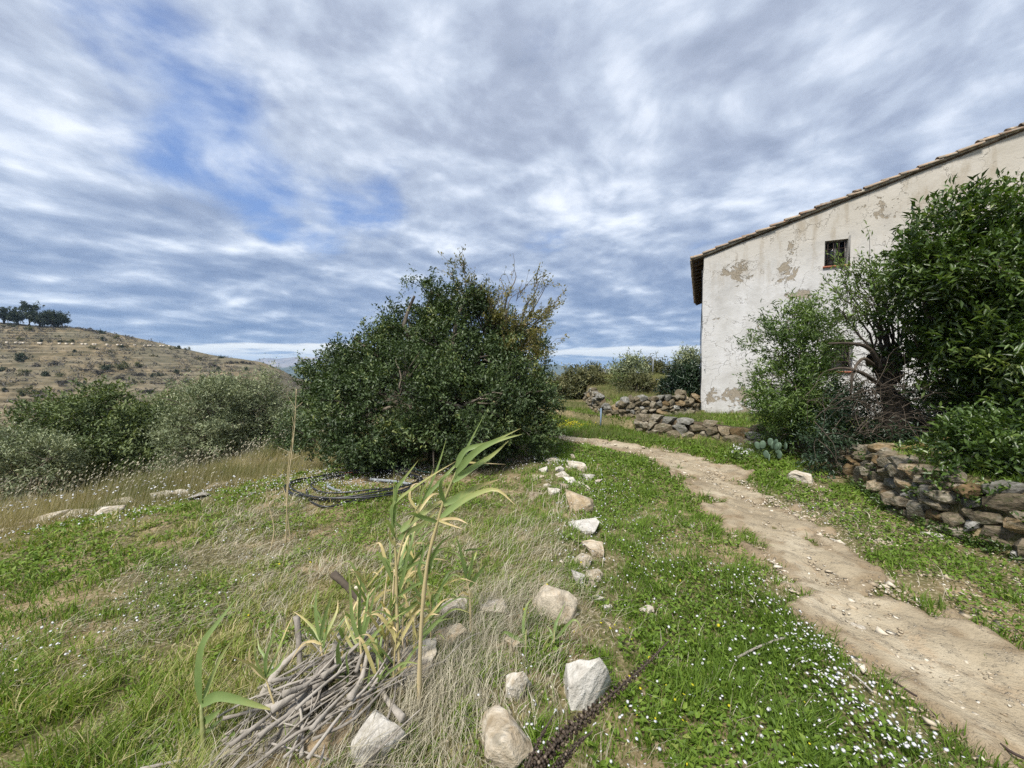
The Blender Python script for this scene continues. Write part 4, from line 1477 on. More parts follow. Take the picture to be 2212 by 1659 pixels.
# arching dead boughs hanging off the stump
bo = at(1900, 800, 5.5)
t = thing('dead_boughs', 'dark arching dead boughs and grey twigs tangled in front of the stump', 'dead branches', tuple(bo))
b = MB()
for pts, r in (([(1905, 800, 5.5), (1880, 755, 5.4), (1840, 742, 5.35), (1790, 742, 5.4)], .035), ([(1900, 830, 5.5), (1860, 805, 5.3), (1820, 795, 5.3), (1790, 800, 5.35)], .03),
               ([(1890, 790, 5.5), (1865, 775, 5.4), (1845, 800, 5.3), (1838, 850, 5.3)], .026)):
    P = curve([at(*q) for q in pts], 16)
    b.tube(P - bo, np.linspace(r, r * .35, 16), 7, wob=.15, seed=3)
    b.build('bough', M['bark_dark'], t)
    b = MB()
for k in range(260):
    q = at(g.normal(1930, 75), g.uniform(820, 950), g.uniform(5.0, 5.8))
    e = q + unit(g.normal(0, 1, 3) * [1, .6, .8] + [.15, 0, .3]) * g.uniform(.25, .7)
    limb(b, q - bo, e - bo, .0055, .002, g, .06, 6, 3, .05)
b.build('twigs', M['bark_dark'], t)['kind'] = 'stuff'

# log on the wall top
lg = curve([at(1885, 962, 4.95), at(1960, 966, 4.7), at(2030, 957, 4.6), at(2090, 925, 4.75)], 18)
lg = lg + np.random.default_rng(3).normal(0, .012, lg.shape)
b = MB(); b.tube(lg - lg[0], np.linspace(.036, .018, 18), 9, wob=.28, seed=8)
o = b.build('fallen_log', M['lichenwood'])
o.location = lg[0]
tag(o, 'fallen log with yellow lichen lying along the top of the stone wall', 'log')

# oleander and prickly pear by the corner
ol = blob_px([(1465, 835, 26), (1490, 825, 26), (1500, 845, 20), (1450, 848, 16), (1480, 850, 22), (1505, 815, 14)], 12.2)
bb = np.array([5.0, 12.3, zt(5.0, 12.3)])
tree('oleander', 'dark green oleander bush standing against the left corner of the house', 'shrub', bb, ol, 420, 16, .16, .03, .22, 'oleander', 72, 'bark', .03, 5, 40, up=.6)
pb = at(1668, 950, 6.5); pb[2] = zt(pb[0], pb[1])
t = thing('prickly_pear', 'grey-green prickly pear with flat pads at the foot of the pale shrub', 'cactus', tuple(pb))
g = np.random.default_rng(75)
th = np.linspace(0, 2 * math.pi, 13)[:-1]
for k in range(13):
    c = np.array([g.normal(0, .17), g.normal(0, .1), .08 + .30 * g.random()])
    a = g.uniform(0, 6.28); tilt = g.normal(0, .4)
    ring = []
    for off, s in ((-.012, .8), (-.006, 1), (.006, 1), (.012, .8)):
        ring += [(math.cos(q) * .055 * s, off, math.sin(q) * .085 * s + .02) for q in th]
    ring = np.array(ring)
    rot = np.array(Matrix.Rotation(a, 3, 'Z') @ Matrix.Rotation(tilt, 3, 'Y'))
    V = (ring * .85) @ rot.T + c * .85
    F4 = [(12 * r + i, 12 * r + (i + 1) % 12, 12 * r + 12 + (i + 1) % 12, 12 * r + 12 + i) for r in range(3) for i in range(12)]
    V = np.vstack([V, V[:12].mean(0), V[36:].mean(0)])
    F3 = [(48, (i + 1) % 12, i) for i in range(12)] + [(49, 36 + i, 36 + (i + 1) % 12) for i in range(12)]
    mk('pad', V, [np.array(F4), np.array(F3)], M['cactus'], t, smooth=True)

# white-flowering plant by the track
wb = at(1597, 985, 6.6); wb[2] = zt(wb[0], wb[1])
t = thing('flowering_plant', 'small leafy plant with white flowers by the stones on the far verge', 'plant', tuple(wb))
g = np.random.default_rng(76)
n = 170
C = g.normal(0, 1, (n, 3)) * [.10, .08, .07] + [0, 0, .12]
V, F, T = leaves(C, unit(g.normal(0, .6, (n, 3)) + [0, 0, .3]), unit(g.normal(0, .4, (n, 3)) + [0, 0, 1]), .07, .035, g.uniform(.4, .9, n))
mk('foliage', V, F, M['willow'], t, {'tint': T})
n = 26
C = g.normal(0, 1, (n, 3)) * [.08, .06, .05] + [0, -.03, .22]
V, F, T = leaves(np.repeat(C, 4, 0), g.normal(0, 1, (n * 4, 3)), unit(g.normal(0, .3, (n * 4, 3)) + [0, 0, 1]), .03, .024, g.random(n * 4))
mk('blossom', V, F, M['white'], t, {'tint': T})

# ---- scrub beyond the terrace
def shrub_px(label, base_px, Y, rows, clumps, per, L, W, cr, mat, seed, name='scrub_bush', group=None, bark='bark', stems=4, r=.05, fn=H, cat='shrub', up=.35, tw=40):
    p = at(base_px[0], base_px[1], Y)
    p[2] = float(fn(p[0], p[1]))
    return tree(name, label, cat, p, blob_px(rows, Y), clumps, per, L, W, cr, mat, seed, bark, r, stems, tw, group, up)


shrub_px('dark olive-brown scrub thicket beyond the bend of the track', (1245, 868), 17.5, [(1200, 838, 26), (1230, 832, 28), (1265, 830, 28), (1295, 838, 24), (1215, 850, 22), (1280, 850, 24), (1250, 848, 26)], 620, 16, .15, .05, .3, 'scrub', 80, tw=120)
shrub_px('bushy green scrub on the brow left of the thin fence post', (1360, 815), 25, [(1345, 800, 17), (1368, 793, 17), (1385, 803, 13), (1330, 806, 10)], 260, 14, .2, .06, .35, 'olive', 81)
shrub_px('pointed scrub bush on the brow behind the thin fence post', (1415, 815), 27, [(1405, 800, 14), (1425, 803, 14), (1412, 786, 9), (1440, 806, 12)], 240, 14, .2, .06, .35, 'scrub', 82)
shrub_px('low tawny scrub along the brow above the thicket', (1290, 815), 27, [(1270, 806, 12), (1295, 805, 12), (1315, 808, 10)], 160, 14, .2, .06, .35, 'scrub', 83)
shrub_px('small olive tree on the skyline beside the house corner', (1485, 800), 30, [(1470, 778, 14), (1487, 775, 14), (1500, 782, 13), (1480, 788, 13), (1460, 788, 9)], 260, 14, .22, .06, .4, 'olive', 84, 'olive_tree', cat='tree', r=.12)
shrub_px('rounded tawny bush on the terrace behind the curved stone wall', (1375, 855), 13.5, [(1375, 838, 18), (1395, 836, 15), (1358, 843, 12)], 220, 16, .12, .03, .2, 'scrub', 85)
shrub_px('small dark weed clump at the back of the curved stone wall', (1335, 840), 15, [(1335, 828, 8), (1340, 820, 6)], 70, 14, .12, .03, .2, 'juniper', 86)

# ---- trees below the left terrace
def down(px, Y):
    p = at(px, 900, Y)
    p[2] = float(H(p[0], p[1]))
    return p


def left_tree(label, px, Y, rows, clumps, per, L, W, cr, mat, seed, name, r=.12, up=.35, shell=.6):
    return tree(name, label, 'tree', down(px, Y), blob_px(rows, Y), clumps, per, L, W, cr, mat, seed, 'bark', r, 4, 70, None, up, shell)


left_tree('dark dense evergreen at the bottom of the left slope', 190, 12.5, [(95, 915, 34), (130, 905, 36), (110, 945, 52), (175, 905, 55, -.4), (185, 965, 60, -.4), (235, 888, 36), (255, 940, 58, -.5), (225, 868, 20), (290, 918, 46), (310, 960, 52, -.3), (150, 990, 50),
                                                           (330, 900, 30), (270, 990, 52), (190, 1010, 50)], 1500, 22, .13, .05, .32, 'juniper', 90, 'evergreen_tree')
left_tree('grey-green olive tree with the tallest rounded top on the left slope', 440, 11.5, [(425, 845, 34), (460, 838, 32), (400, 880, 42, -.2), (450, 885, 50, -.4), (485, 870, 40), (390, 930, 50, -.3), (440, 940, 58, -.4), (490, 930, 48), (430, 990, 55), (370, 970, 40), (500, 985, 45)],
          1250, 24, .085, .024, .26, 'olive', 91, 'olive_tree')
left_tree('grey-green olive tree nearest the big oak on the left slope', 560, 12.5, [(540, 840, 32), (575, 838, 32), (520, 880, 40), (565, 885, 46, -.3), (605, 880, 36), (545, 930, 50, -.3), (600, 930, 44), (570, 975, 50), (630, 910, 30), (520, 970, 40)],
          1050, 24, .085, .024, .26, 'olive', 92, 'olive_tree')
left_tree('pale grey-green shrub low at the left edge of the view', 40, 10.5, [(20, 985, 36), (65, 975, 36), (105, 990, 36, -.2), (-20, 970, 45), (30, 945, 24), (130, 1010, 34), (-70, 990, 50), (20, 1030, 46), (90, 1035, 46), (-60, 1040, 60)], 900, 22, .09, .028, .25, 'olive', 93, 'olive_shrub', .06)
left_tree('dark bushy shrub between the evergreen and the olive', 345, 15, [(340, 880, 26), (365, 900, 34), (330, 930, 40), (360, 960, 45)], 380, 20, .12, .04, .3, 'juniper', 94, 'evergreen_shrub', .08)
left_tree('dark shrub in the gap between the olive trees and the oak', 628, 10.5, [(615, 945, 26), (635, 930, 26), (650, 960, 26), (600, 975, 26), (630, 990, 30)], 380, 20, .07, .03, .2, 'oak', 95, 'evergreen_shrub', .05)
left_tree('distant grey olive rising behind the front two olives', 510, 17, [(500, 850, 22), (530, 860, 26), (480, 870, 24), (515, 890, 36)], 320, 20, .12, .03, .3, 'olive', 96, 'olive_tree', .1)

# leaning dead stems in front of the evergreen
p0 = gp(240, 1000); p0 = np.array([p0[0], p0[1], zt(p0[0], p0[1])])
t = thing('dead_weed', 'bare leaning tan stems at the brink in front of the dark evergreen', 'dead plant', tuple(p0))
b = MB(); g = np.random.default_rng(97)
for k in range(22):
    q = p0 + np.array([g.normal(0, .35), g.normal(0, .25), 0]); q[2] = zt(q[0], q[1]) - .02
    e = q + np.array([g.uniform(.1, .6), g.normal(0, .1), g.uniform(.5, 1.1)])
    limb(b, q - p0, e - p0, .010, .003, g, -.06, 8, 4, .02)
b.build('stems', M['cane'], t)

# ---- hill: pines, bushes, roadside blocks
HP = [(10, 694, 44, 26), (38, 700, 34, 18), (62, 698, 56, 42), (88, 702, 26, 16), (118, 705, 54, 36), (134, 708, 40, 20)]
hill_lab = ['leftmost dark pine on the hill crest', 'short pine second from the left on the hill crest', 'broad round-headed pine on the hill crest', 'small pine in the gap between the two broadest crest pines',
            'tall spreading pine at the right end of the crest group', 'slim pine touching the tall spreading one on its right side']
for i, (px, py, hpx, wpx) in enumerate(HP):
    Y = 196.0
    k = Y / 831
    p = at(px, py, Y); p[2] = float(hill_z(p[0], p[1]))
    top = at(px, py - hpx * .72, Y)[2]
    hh = max(top - p[2], 5)
    g = np.random.default_rng(110 + i)
    bl = [(p[0] + g.normal(0, .28) * wpx * k, Y + g.normal(0, 1.5), p[2] + hh * g.uniform(.36, .82), wpx * k * g.uniform(.25, .42), wpx * k * .35, hh * g.uniform(.13, .2)) for _ in range(9)]
    tree('pine_tree', hill_lab[i], 'tree', p, bl, 190, 14, .9, .3, .8, 'pine', 110 + i, 'bark_dark', .3, 2, 10, 'pines on the hill crest', up=.6)

HB = [(45, 735, 8, 'd'), (47, 778, 18, 'd'), (48, 810, 15, 'd'), (6, 800, 13, 'd'), (73, 852, 19, 'd'), (11, 845, 9, 'd'), (153, 738, 7, 'd'), (134, 738, 8, 'd'), (128, 728, 5, 'd'), (223, 735, 9, 'd'), (250, 732, 10, 'd'),
      (266, 750, 10, 'd'), (377, 755, 7, 'd'), (387, 748, 8, 'd'), (431, 778, 8, 'd'), (477, 774, 10, 'd'), (406, 756, 7, 'd'), (100, 813, 13, 'd'), (131, 814, 10, 'd'), (225, 796, 17, 'd'), (262, 797, 17, 'd'),
      (381, 806, 9, 'd'), (406, 803, 8, 'd'), (215, 714, 12, 'd'), (60, 712, 9, 'd'), (88, 738, 6, 'd'), (108, 738, 5, 'd'), (20, 706, 12, 'd'), (195, 752, 7, 'd'), (470, 800, 9, 'd'), (300, 790, 10, 'd'), (340, 812, 12, 'd'), (330, 770, 6, 'd'),
      (530, 800, 9, 'd'), (570, 815, 10, 'd'), (180, 830, 13, 'd'), (290, 830, 12, 'd'), (500, 830, 10, 'd'), (600, 838, 9, 'd'), (440, 815, 9, 'd'), (240, 762, 6, 'd'), (160, 760, 6, 'd'),
      (134, 828, 17, 'g'), (119, 785, 16, 'g'), (80, 790, 15, 'g'), (215, 806, 16, 'g'), (300, 812, 18, 'g'), (260, 815, 14, 'g'), (460, 790, 14, 'g'), (500, 785, 12, 'g'), (200, 716, 10, 'g'), (185, 712, 10, 'g'), (172, 710, 8, 'g'), (540, 786, 9, 'g'), (525, 783, 9, 'g'),
      (185, 798, 12, 'g'), (350, 830, 15, 'g'), (400, 825, 14, 'g'), (240, 835, 14, 'g'), (30, 760, 10, 'g'), (320, 845, 16, 'g'), (440, 840, 13, 'g'), (560, 840, 10, 'g'), (100, 845, 13, 'g'), (480, 815, 12, 'g'), (150, 845, 12, 'g'), (560, 800, 9, 'g'), (590, 822, 9, 'g')]
protos = {}
for kind, mat in (('d', 'scrub'), ('g', 'greyscrub')):
    for j in range(4):
        g = np.random.default_rng(140 + j)
        bl = [(g.normal(0, .3), g.normal(0, .3), .45 + g.normal(0, .12), .5, .5, .4) for _ in range(6)]
        V, F, T, _, _ = crown(bl, 90, 12, .2, .07, .2, 140 + j + (7 if kind == 'g' else 0), .4, .6)
        V[:, 2] = np.maximum(V[:, 2], -.05)
        protos[kind, j] = new_mesh('crown', V, F, M['pine' if (kind == 'd' and j % 2) else mat], {'tint': T})
hb_fn = hill_z
for i, (px, py, rp, kind) in enumerate(HB):
    p = gp(px, py, hb_fn, 60, 320)
    if p[1] > 215:
        p = at(px, py, 195.0); p[2] = float(hill_z(p[0], p[1]))
    rr = rp * p[1] / 831 * .72
    o = ob('hill_bush', protos[kind, i % 4], None, (p[0], p[1], p[2] - rr * .15), i * 1.7)
    o.scale = (rr * 1.15, rr * 1.15, rr * (1.15 if kind == 'd' else .7))
    if kind == 'd':
        tag(o, 'dark round bush on the terraced hillside across the valley', 'bush', 'dark bushes on the hillside')
    else:
        tag(o, 'grey leafless bush on the terraced hillside across the valley', 'bush', 'grey bushes on the hillside')

# uncountable low scrub over the hill
g = np.random.default_rng(150)
n = 7500
y = g.uniform(84, 200, n); x = g.uniform(-300, -40, n)
keep = (fbm(x / 14, y / 14, 3, 152) + .2 * g.normal(size=n) > -.05) & (hill_z(x, y) > H(x, y) - .5)
x, y = x[keep], y[keep]; n = len(x)
z = hill_z(x, y)
per = 12
c = np.repeat(np.arange(n), per)
sz = g.uniform(.35, 1.2, n)[c]
C = np.stack([x, y, z], 1)[c] + g.normal(0, .5, (n * per, 3)) * sz[:, None] * [1, 1, .5] + np.array([0, 0, .3]) * sz[:, None]
ct = np.clip(g.normal(.45, .25, n), 0, 1)[c]
V, F, T = leaves(C, g.normal(0, 1, (n * per, 3)) + [0, 0, .4], unit(g.normal(0, .4, (n * per, 3)) + [0, 0, 1]), .8 * sz, .28 * sz, np.clip(ct + g.normal(0, .15, n * per), 0, 1))
tag(mk('hill_scrub', V, F, M['greyscrub'], None, {'tint': T}), 'low dry scrub covering the hill terraces', 'scrub', kind='stuff')

t = thing('roadside_parapet', 'line of small white blocks along the road across the hillside', 'parapet', tuple(gp(200, 744, hb_fn, 60, 320)))
gb = np.random.default_rng(8)
for px in np.arange(-20, 375, 8.0):
    px = px + gb.normal(0, 2.5)
    if gb.random() < .38:
        continue
    q = gp(px, 740 + px * .021, hb_fn, 60, 320)
    b = MB(); b.box((-.45, -.2, -.3), (.45, .2, .45))
    o = b.build('block', M['whitewash'], t)
    o.location = Vector(q) - t.location
# ---- thin posts
for (px, py0, py1, Y, r, mat, lab) in ((1410, 815, 772, 24, .035, 'greypipe', 'thin grey fence post standing on the brow beyond the terrace'), (1266, 815, 800, 26, .03, 'deadwood', 'short weathered post in the scrub on the brow'),
                                       (1297, 912, 882, 10.3, .022, 'bluepost', 'short blue-grey post in the grass left of the curved stone wall')):
    p = at(px, py0, Y); p[2] = zt(p[0], p[1]) - .05
    top = at(px, py1, Y)
    b = MB(); hh = max(top[2] - p[2], .3)
    b.tube([(0, 0, 0), (.01, 0, hh * .5), (.015, 0, hh)], r, 7)
    o = b.build('fence_post', M[mat]); o.location = p
    tag(o, lab, 'post')

# weeds rooted in the joints of the right-hand wall and along its foot
g = np.random.default_rng(160)
CW = curve([(p[0], p[1], 0) for p in WALL_R[6:13]], 300)
C = []; D = []
for k in range(80):
    i = int(g.integers(0, 299))
    t_ = unit(CW[min(i + 1, 299)] - CW[max(i - 1, 0)])
    nn = np.array([t_[1], -t_[0], 0])
    hgt = g.choice([g.uniform(0, .1), g.uniform(0, .1), g.uniform(.1, .62)])
    q = CW[i] + nn * (.06 - .14 * hgt)
    q[2] = zt(*(CW[i] + nn * .3)[:2]) + hgt
    for m in range(int(g.integers(12, 34))):
        C.append(q + g.normal(0, .035, 3)); D.append(nn * .7 + g.normal(0, .6, 3) + [0, 0, .25])
C = np.array(C); D = np.array(D); n = len(C)
V, F, T = leaves(C, D, unit(g.normal(0, .5, (n, 3)) + [0, 0, 1]), .045 * g.uniform(.5, 1.4, n), .02, np.clip(g.normal(.4, .2, n), 0, 1))
tag(mk('wall_weeds', V, F, M['bay'], None, {'tint': T}), 'weeds growing from the joints and foot of the stone wall right of the track', 'weeds', kind='stuff')


# ================================================================== FOREGROUND PLANTS AND THINGS
def blade_strip(P, width, face, tint0, tint1, fold=.18, n=14):
    """a long reed leaf: ribbon with a keel along the curve P"""
    C = curve(P, n)
    T = unit(np.gradient(C, axis=0))
    Sd = unit(np.cross(T, np.asarray(face, float)))
    Nn = np.cross(Sd, T)
    s = np.linspace(0, 1, n)
    w = width * np.clip(np.minimum(.45 + 4 * s, 1) * (1 - s ** 2.2), .03, 1)
    a = C + Sd * w[:, None] * .5 + Nn * (w * fold)[:, None]
    b = C - Sd * w[:, None] * .5 + Nn * (w * fold)[:, None]
    V = np.stack([a, C, b], 1).reshape(-1, 3)
    i = np.arange(n - 1)[:, None] * 3
    F = np.concatenate([i + [0, 1, 4, 3], i + [1, 2, 5, 4]], 0)
    return V, F, np.repeat(tint0 + (tint1 - tint0) * s ** 1.5, 3)


def reed(label, stem, leaf_rows, Y, r=.009, seed=0, stem_tint=(1, .2), auto=0):
    """stem: px control points from foot to tip; leaf_rows: (px points, width px, tint0, tint1, depth offsets)"""
    g = np.random.default_rng(seed)
    foot = at(stem[0][0], stem[0][1], Y)
    foot[2] = zt(foot[0], foot[1]) - .03
    t = thing('giant_reed', label, 'reed', tuple(foot))
    top_dy = .10
    SP = [foot] + [at(px, py, Y + top_dy * (i + 1) / len(stem)) for i, (px, py) in enumerate(stem[1:])]
    C = curve(SP, 26)
    b = MB()
    rr = np.linspace(r, r * .45, 26)
    rr[::5] *= 1.28
    b.tube(C - foot, rr, 7)
    b.T = [np.concatenate([np.repeat(np.linspace(stem_tint[0], stem_tint[1], 26), 7), [stem_tint[0], stem_tint[1]]])]
    b.build('stem', M['cane'], t)
    for row in leaf_rows:
        pts, wpx, t0, t1 = row[:4]
        dz = row[4] if len(row) > 4 else g.uniform(-.12, .14)
        n = len(pts)
        P = [at(px, py, Y + top_dy * .6 + dz * (i / (n - 1)) ** 1.2) for i, (px, py) in enumerate(pts)]
        face = np.array([g.normal(0, .25), -1.0, .35 + g.normal(0, .25)])
        V, F, T = blade_strip(P, .86 * wpx * Y / 831, face, t0, min(1, t1 + .18))
        T = np.clip(T + g.normal(0, .05, len(T)), 0, 1)
        mk('leaf', V - foot, F, M['reed'], t, {'tint': T}, smooth=True)
    for k in range(auto):                       # short leaves up the stem
        f = g.uniform(.3, .98)
        q = C[int(f * 25)]
        a = g.uniform(0, 6.28)
        d = np.array([math.cos(a) * .8 + .25, math.sin(a) * .8, g.uniform(.7, 1.6)])
        d /= np.linalg.norm(d)
        L = g.uniform(.14, .30)
        P = [q, q + d * L * .5, q + d * L * .85 + [0, 0, -.02], q + d * L + np.array([d[0], d[1], 0]) * .06 + [0, 0, -L * .25]]
        dry = g.random() < .4
        V, F, T = blade_strip(P, g.uniform(.009, .018), [-d[1] + .3, -1, .3], .75 if dry else g.uniform(.1, .45), 1.0 if dry else g.uniform(.4, .8), n=10)
        mk('leaf', V - foot, F, M['reed'], t, {'tint': T}, smooth=True)
    return t


reed('tallest giant reed cane with broad leaves blown to the right', [(905, 1616), (905, 1541), (906, 1447), (911, 1335), (920, 1240), (929, 1188), (945, 1130), (956, 1090), (970, 1054), (986, 1019)], [
    ([(982, 1033), (1001, 985), (1015, 955), (1048, 892)], 9, .1, .35), ([(984, 1010), (1006, 972), (1056, 957), (1125, 925)], 15, .2, .55), ([(986, 1022), (1022, 981), (1066, 955), (1128, 938)], 19, .2, .45),
    ([(978, 1041), (1018, 1012), (1061, 985), (1099, 952)], 17, .3, .55), ([(958, 1091), (1001, 1067), (1035, 1050), (1082, 1034)], 19, .4, .85), ([(950, 1120), (984, 1093), (1027, 1068), (1073, 1058), (1112, 1090)], 17, .35, 1.0),
    ([(948, 1128), (907, 1114), (888, 1108), (868, 1117)], 14, .3, .45), ([(946, 1124), (975, 1134), (1000, 1143)], 6, .8, 1), ([(947, 1122), (985, 1120), (1012, 1132)], 8, .85, 1), ([(960, 1085), (952, 1062), (954, 1040), (976, 1020)], 12, .1, .3),
    ([(985, 1018), (1002, 1000), (1030, 1000), (1092, 1003)], 7, .6, 1), ([(925, 1240), (935, 1200), (955, 1170), (985, 1150)], 10, .1, .4), ([(917, 1270), (905, 1230), (915, 1190), (912, 1165)], 9, .05, .3),
    ([(926, 1220), (945, 1190), (978, 1180)], 11, .2, .5)], 1.62, .0105, 1)
reed('pale cane with upright leaves just left of the tallest reed', [(872, 1560), (863, 1447), (858, 1335), (856, 1228), (853, 1170), (853, 1131)], [
    ([(853, 1131), (855, 1062), (874, 1033), (903, 995)], 12, .2, .5), ([(852, 1140), (846, 1100), (864, 1076), (924, 1033), (984, 997)], 10, .35, .7), ([(853, 1160), (846, 1120), (850, 1080), (851, 1012)], 6, .2, .5), ([(855, 1180), (842, 1160), (845, 1120)], 8, .7, 1),
    ([(857, 1290), (870, 1250), (880, 1200), (884, 1150)], 11, .15, .45), ([(858, 1330), (890, 1310), (905, 1300)], 12, .3, .6)], 1.70, .009, 2, auto=4)
reed('bent reed cane whose leafy head crosses behind the tallest one', [(842, 1500), (848, 1400), (852, 1300), (862, 1200), (878, 1150), (906, 1086)], [
    ([(912, 1088), (932, 1045), (950, 998), (965, 945)], 10, .15, .4), ([(913, 1081), (941, 1050), (980, 1009), (1013, 981)], 10, .25, .5), ([(865, 1148), (889, 1127), (940, 1091), (960, 1080)], 18, .4, .75), ([(905, 1090), (912, 1060), (930, 1030), (935, 1012)], 6, .4, .9),
    ([(860, 1165), (880, 1150), (915, 1130), (945, 1100)], 16, .35, .7), ([(900, 1100), (885, 1075), (890, 1050), (905, 1043)], 7, .8, 1), ([(857, 1230), (875, 1210), (890, 1170), (893, 1130)], 12, .2, .4)], 1.78, .008, 3, auto=3)
reed('dry straw-coloured cane without leaves at its top, right of two alike', [(828, 1475), (836, 1400), (846, 1313), (852, 1230)], [], 1.75, .008, 4, (1, 1), auto=3)
reed('dry straw-coloured cane without leaves at its top, left of two alike', [(811, 1475), (818, 1420), (824, 1360), (832, 1280), (838, 1230)], [], 1.82, .007, 5, (1, .9), auto=5)
reed('leafy reed with curled pale leaf tips in the middle of the cane clump', [(783, 1500), (782, 1450), (780, 1410), (776, 1360), (772, 1300)], [
    ([(778, 1390), (762, 1340), (757, 1290), (752, 1212)], 11, .3, .5), ([(778, 1395), (795, 1340), (805, 1300), (812, 1260)], 10, .2, .4), ([(777, 1400), (765, 1380), (748, 1340), (742, 1318)], 9, .5, 1), ([(779, 1385), (776, 1330), (778, 1280), (780, 1235)], 9, .15, .3),
    ([(780, 1405), (810, 1370), (845, 1340), (880, 1318)], 9, .3, .6), ([(780, 1412), (800, 1385), (825, 1372), (840, 1376)], 8, .6, 1), ([(780, 1408), (760, 1395), (745, 1370), (748, 1385)], 10, .6, 1), ([(779, 1380), (790, 1330), (795, 1290), (800, 1275)], 8, .2, .5)], 1.68, .008, 6, (1, .6))
reed('reed with a fan of part-dried leaves above the branch pile', [(749, 1580), (730, 1535), (708, 1469), (695, 1410), (690, 1375)], [
    ([(692, 1382), (684, 1340), (682, 1300), (690, 1255)], 10, .15, .4), ([(692, 1380), (700, 1340), (712, 1300), (722, 1270)], 10, .2, .5), ([(692, 1385), (680, 1360), (655, 1335), (632, 1320)], 9, .5, 1), ([(693, 1388), (712, 1355), (728, 1320), (730, 1295)], 10, .5, .9),
    ([(694, 1392), (675, 1385), (650, 1395), (622, 1440)], 7, .8, 1), ([(695, 1395), (715, 1365), (735, 1345)], 8, .7, 1), ([(697, 1402), (705, 1370), (708, 1340), (706, 1320)], 9, .2, .4)], 1.66, .0075, 7, (1, .7))
reed('slender arching cane rising from the near stones to a tuft on the left', [(671, 1650), (633, 1603), (605, 1556), (585, 1500), (574, 1466)], [
    ([(574, 1466), (556, 1430), (551, 1400), (553, 1360)], 10, .3, .6), ([(574, 1462), (575, 1420), (590, 1370), (600, 1310)], 9, .1, .35), ([(575, 1464), (595, 1420), (615, 1370), (632, 1330)], 9, .4, .9), ([(574, 1466), (550, 1440), (520, 1425), (490, 1414)], 9, .6, 1),
    ([(574, 1468), (545, 1440), (538, 1410), (545, 1390)], 7, .9, 1), ([(575, 1460), (572, 1420), (560, 1400), (556, 1375)], 8, .2, .5), ([(575, 1462), (600, 1440), (612, 1420), (628, 1385)], 8, .3, .6)], 1.52, .0065, 8, (.95, .6))
reed('reed sprout with one big upright leaf and one leaf bent flat at the near left', [(441, 1640), (438, 1590), (435, 1545), (434, 1515)], [
    ([(434, 1518), (431, 1450), (440, 1390), (471, 1345), (517, 1285)], 25, .1, .3, .05), ([(434, 1524), (470, 1503), (515, 1510), (560, 1524), (596, 1536)], 26, .2, .6, -.02), ([(440, 1510), (455, 1470), (483, 1410), (525, 1350)], 12, .4, .6, .1),
    ([(436, 1560), (455, 1550), (480, 1530)], 20, .1, .3), ([(437, 1575), (420, 1585), (418, 1605)], 16, .2, .5), ([(438, 1580), (455, 1575), (470, 1560), (500, 1540)], 12, .15, .5)], 1.48, .011, 9, (.2, .1))
reed('short reed with upright blades behind the near ochre stones', [(803, 1615), (804, 1580), (805, 1547)], [
    ([(805, 1550), (812, 1510), (835, 1470), (888, 1420)], 12, .15, .4), ([(805, 1552), (830, 1520), (850, 1500), (862, 1485)], 11, .3, .7), ([(804, 1548), (796, 1500), (797, 1460), (800, 1430)], 9, .2, .4), ([(804, 1555), (830, 1548), (850, 1547), (862, 1550)], 9, .3, .6),
    ([(804, 1550), (810, 1500), (822, 1460), (845, 1430)], 8, .2, .4), ([(803, 1590), (780, 1580), (760, 1580)], 8, .7, 1), ([(804, 1570), (835, 1550), (855, 1530), (868, 1525)], 9, .5, .9)], 1.58, .007, 10, (.7, .3))
reed('leafy reed shoot with browning leaves at the edge of the white boulder', [(760, 1545), (752, 1510), (745, 1480), (740, 1455)], [
    ([(742, 1470), (732, 1430), (730, 1400), (735, 1378)], 14, .1, .3), ([(745, 1480), (720, 1450), (705, 1430), (693, 1408)], 9, .5, 1), ([(750, 1500), (725, 1480), (705, 1478), (680, 1468)], 12, .5, 1), ([(752, 1508), (765, 1480), (780, 1465), (800, 1462)], 9, .6, 1),
    ([(750, 1500), (740, 1470), (722, 1450), (718, 1430)], 11, .2, .5), ([(754, 1512), (745, 1500), (720, 1490), (712, 1495)], 12, .75, 1), ([(748, 1490), (752, 1450), (748, 1420), (755, 1400)], 8, .2, .5)], 1.62, .008, 11, (.8, .4))
reed('small reed standing by the cream block, right of the tallest canes', [(1017, 1322), (1015, 1290), (1010, 1262), (1004, 1235)], [
    ([(1008, 1250), (1000, 1215), (992, 1180), (982, 1150)], 9, .2, .4), ([(1008, 1245), (1003, 1215), (985, 1195), (960, 1188)], 8, .2, .4), ([(1010, 1258), (1018, 1225), (1022, 1200), (1020, 1185)], 8, .2, .5), ([(1012, 1270), (1030, 1245), (1045, 1225), (1048, 1215)], 10, .15, .4),
    ([(1013, 1285), (1000, 1280), (988, 1290)], 7, .8, 1), ([(1006, 1240), (1025, 1205), (1030, 1190)], 6, .4, .7), ([(1002, 1190), (1025, 1186), (1048, 1187)], 6, .2, .4)], 2.15, .007, 12, (.9, .5))
reed('low reed sprout with one curling blade beside the brown boulder', [(1136, 1400), (1136, 1380), (1137, 1360)], [
    ([(1136, 1385), (1131, 1350), (1138, 1310), (1152, 1290)], 10, .25, .5), ([(1137, 1390), (1110, 1375), (1090, 1365), (1082, 1380)], 11, .2, .4), ([(1137, 1392), (1105, 1420), (1085, 1440), (1075, 1465)], 9, .1, .3), ([(1137, 1392), (1125, 1415), (1118, 1440)], 9, .15, .4)], 1.95, .006, 13, (.4, .2))
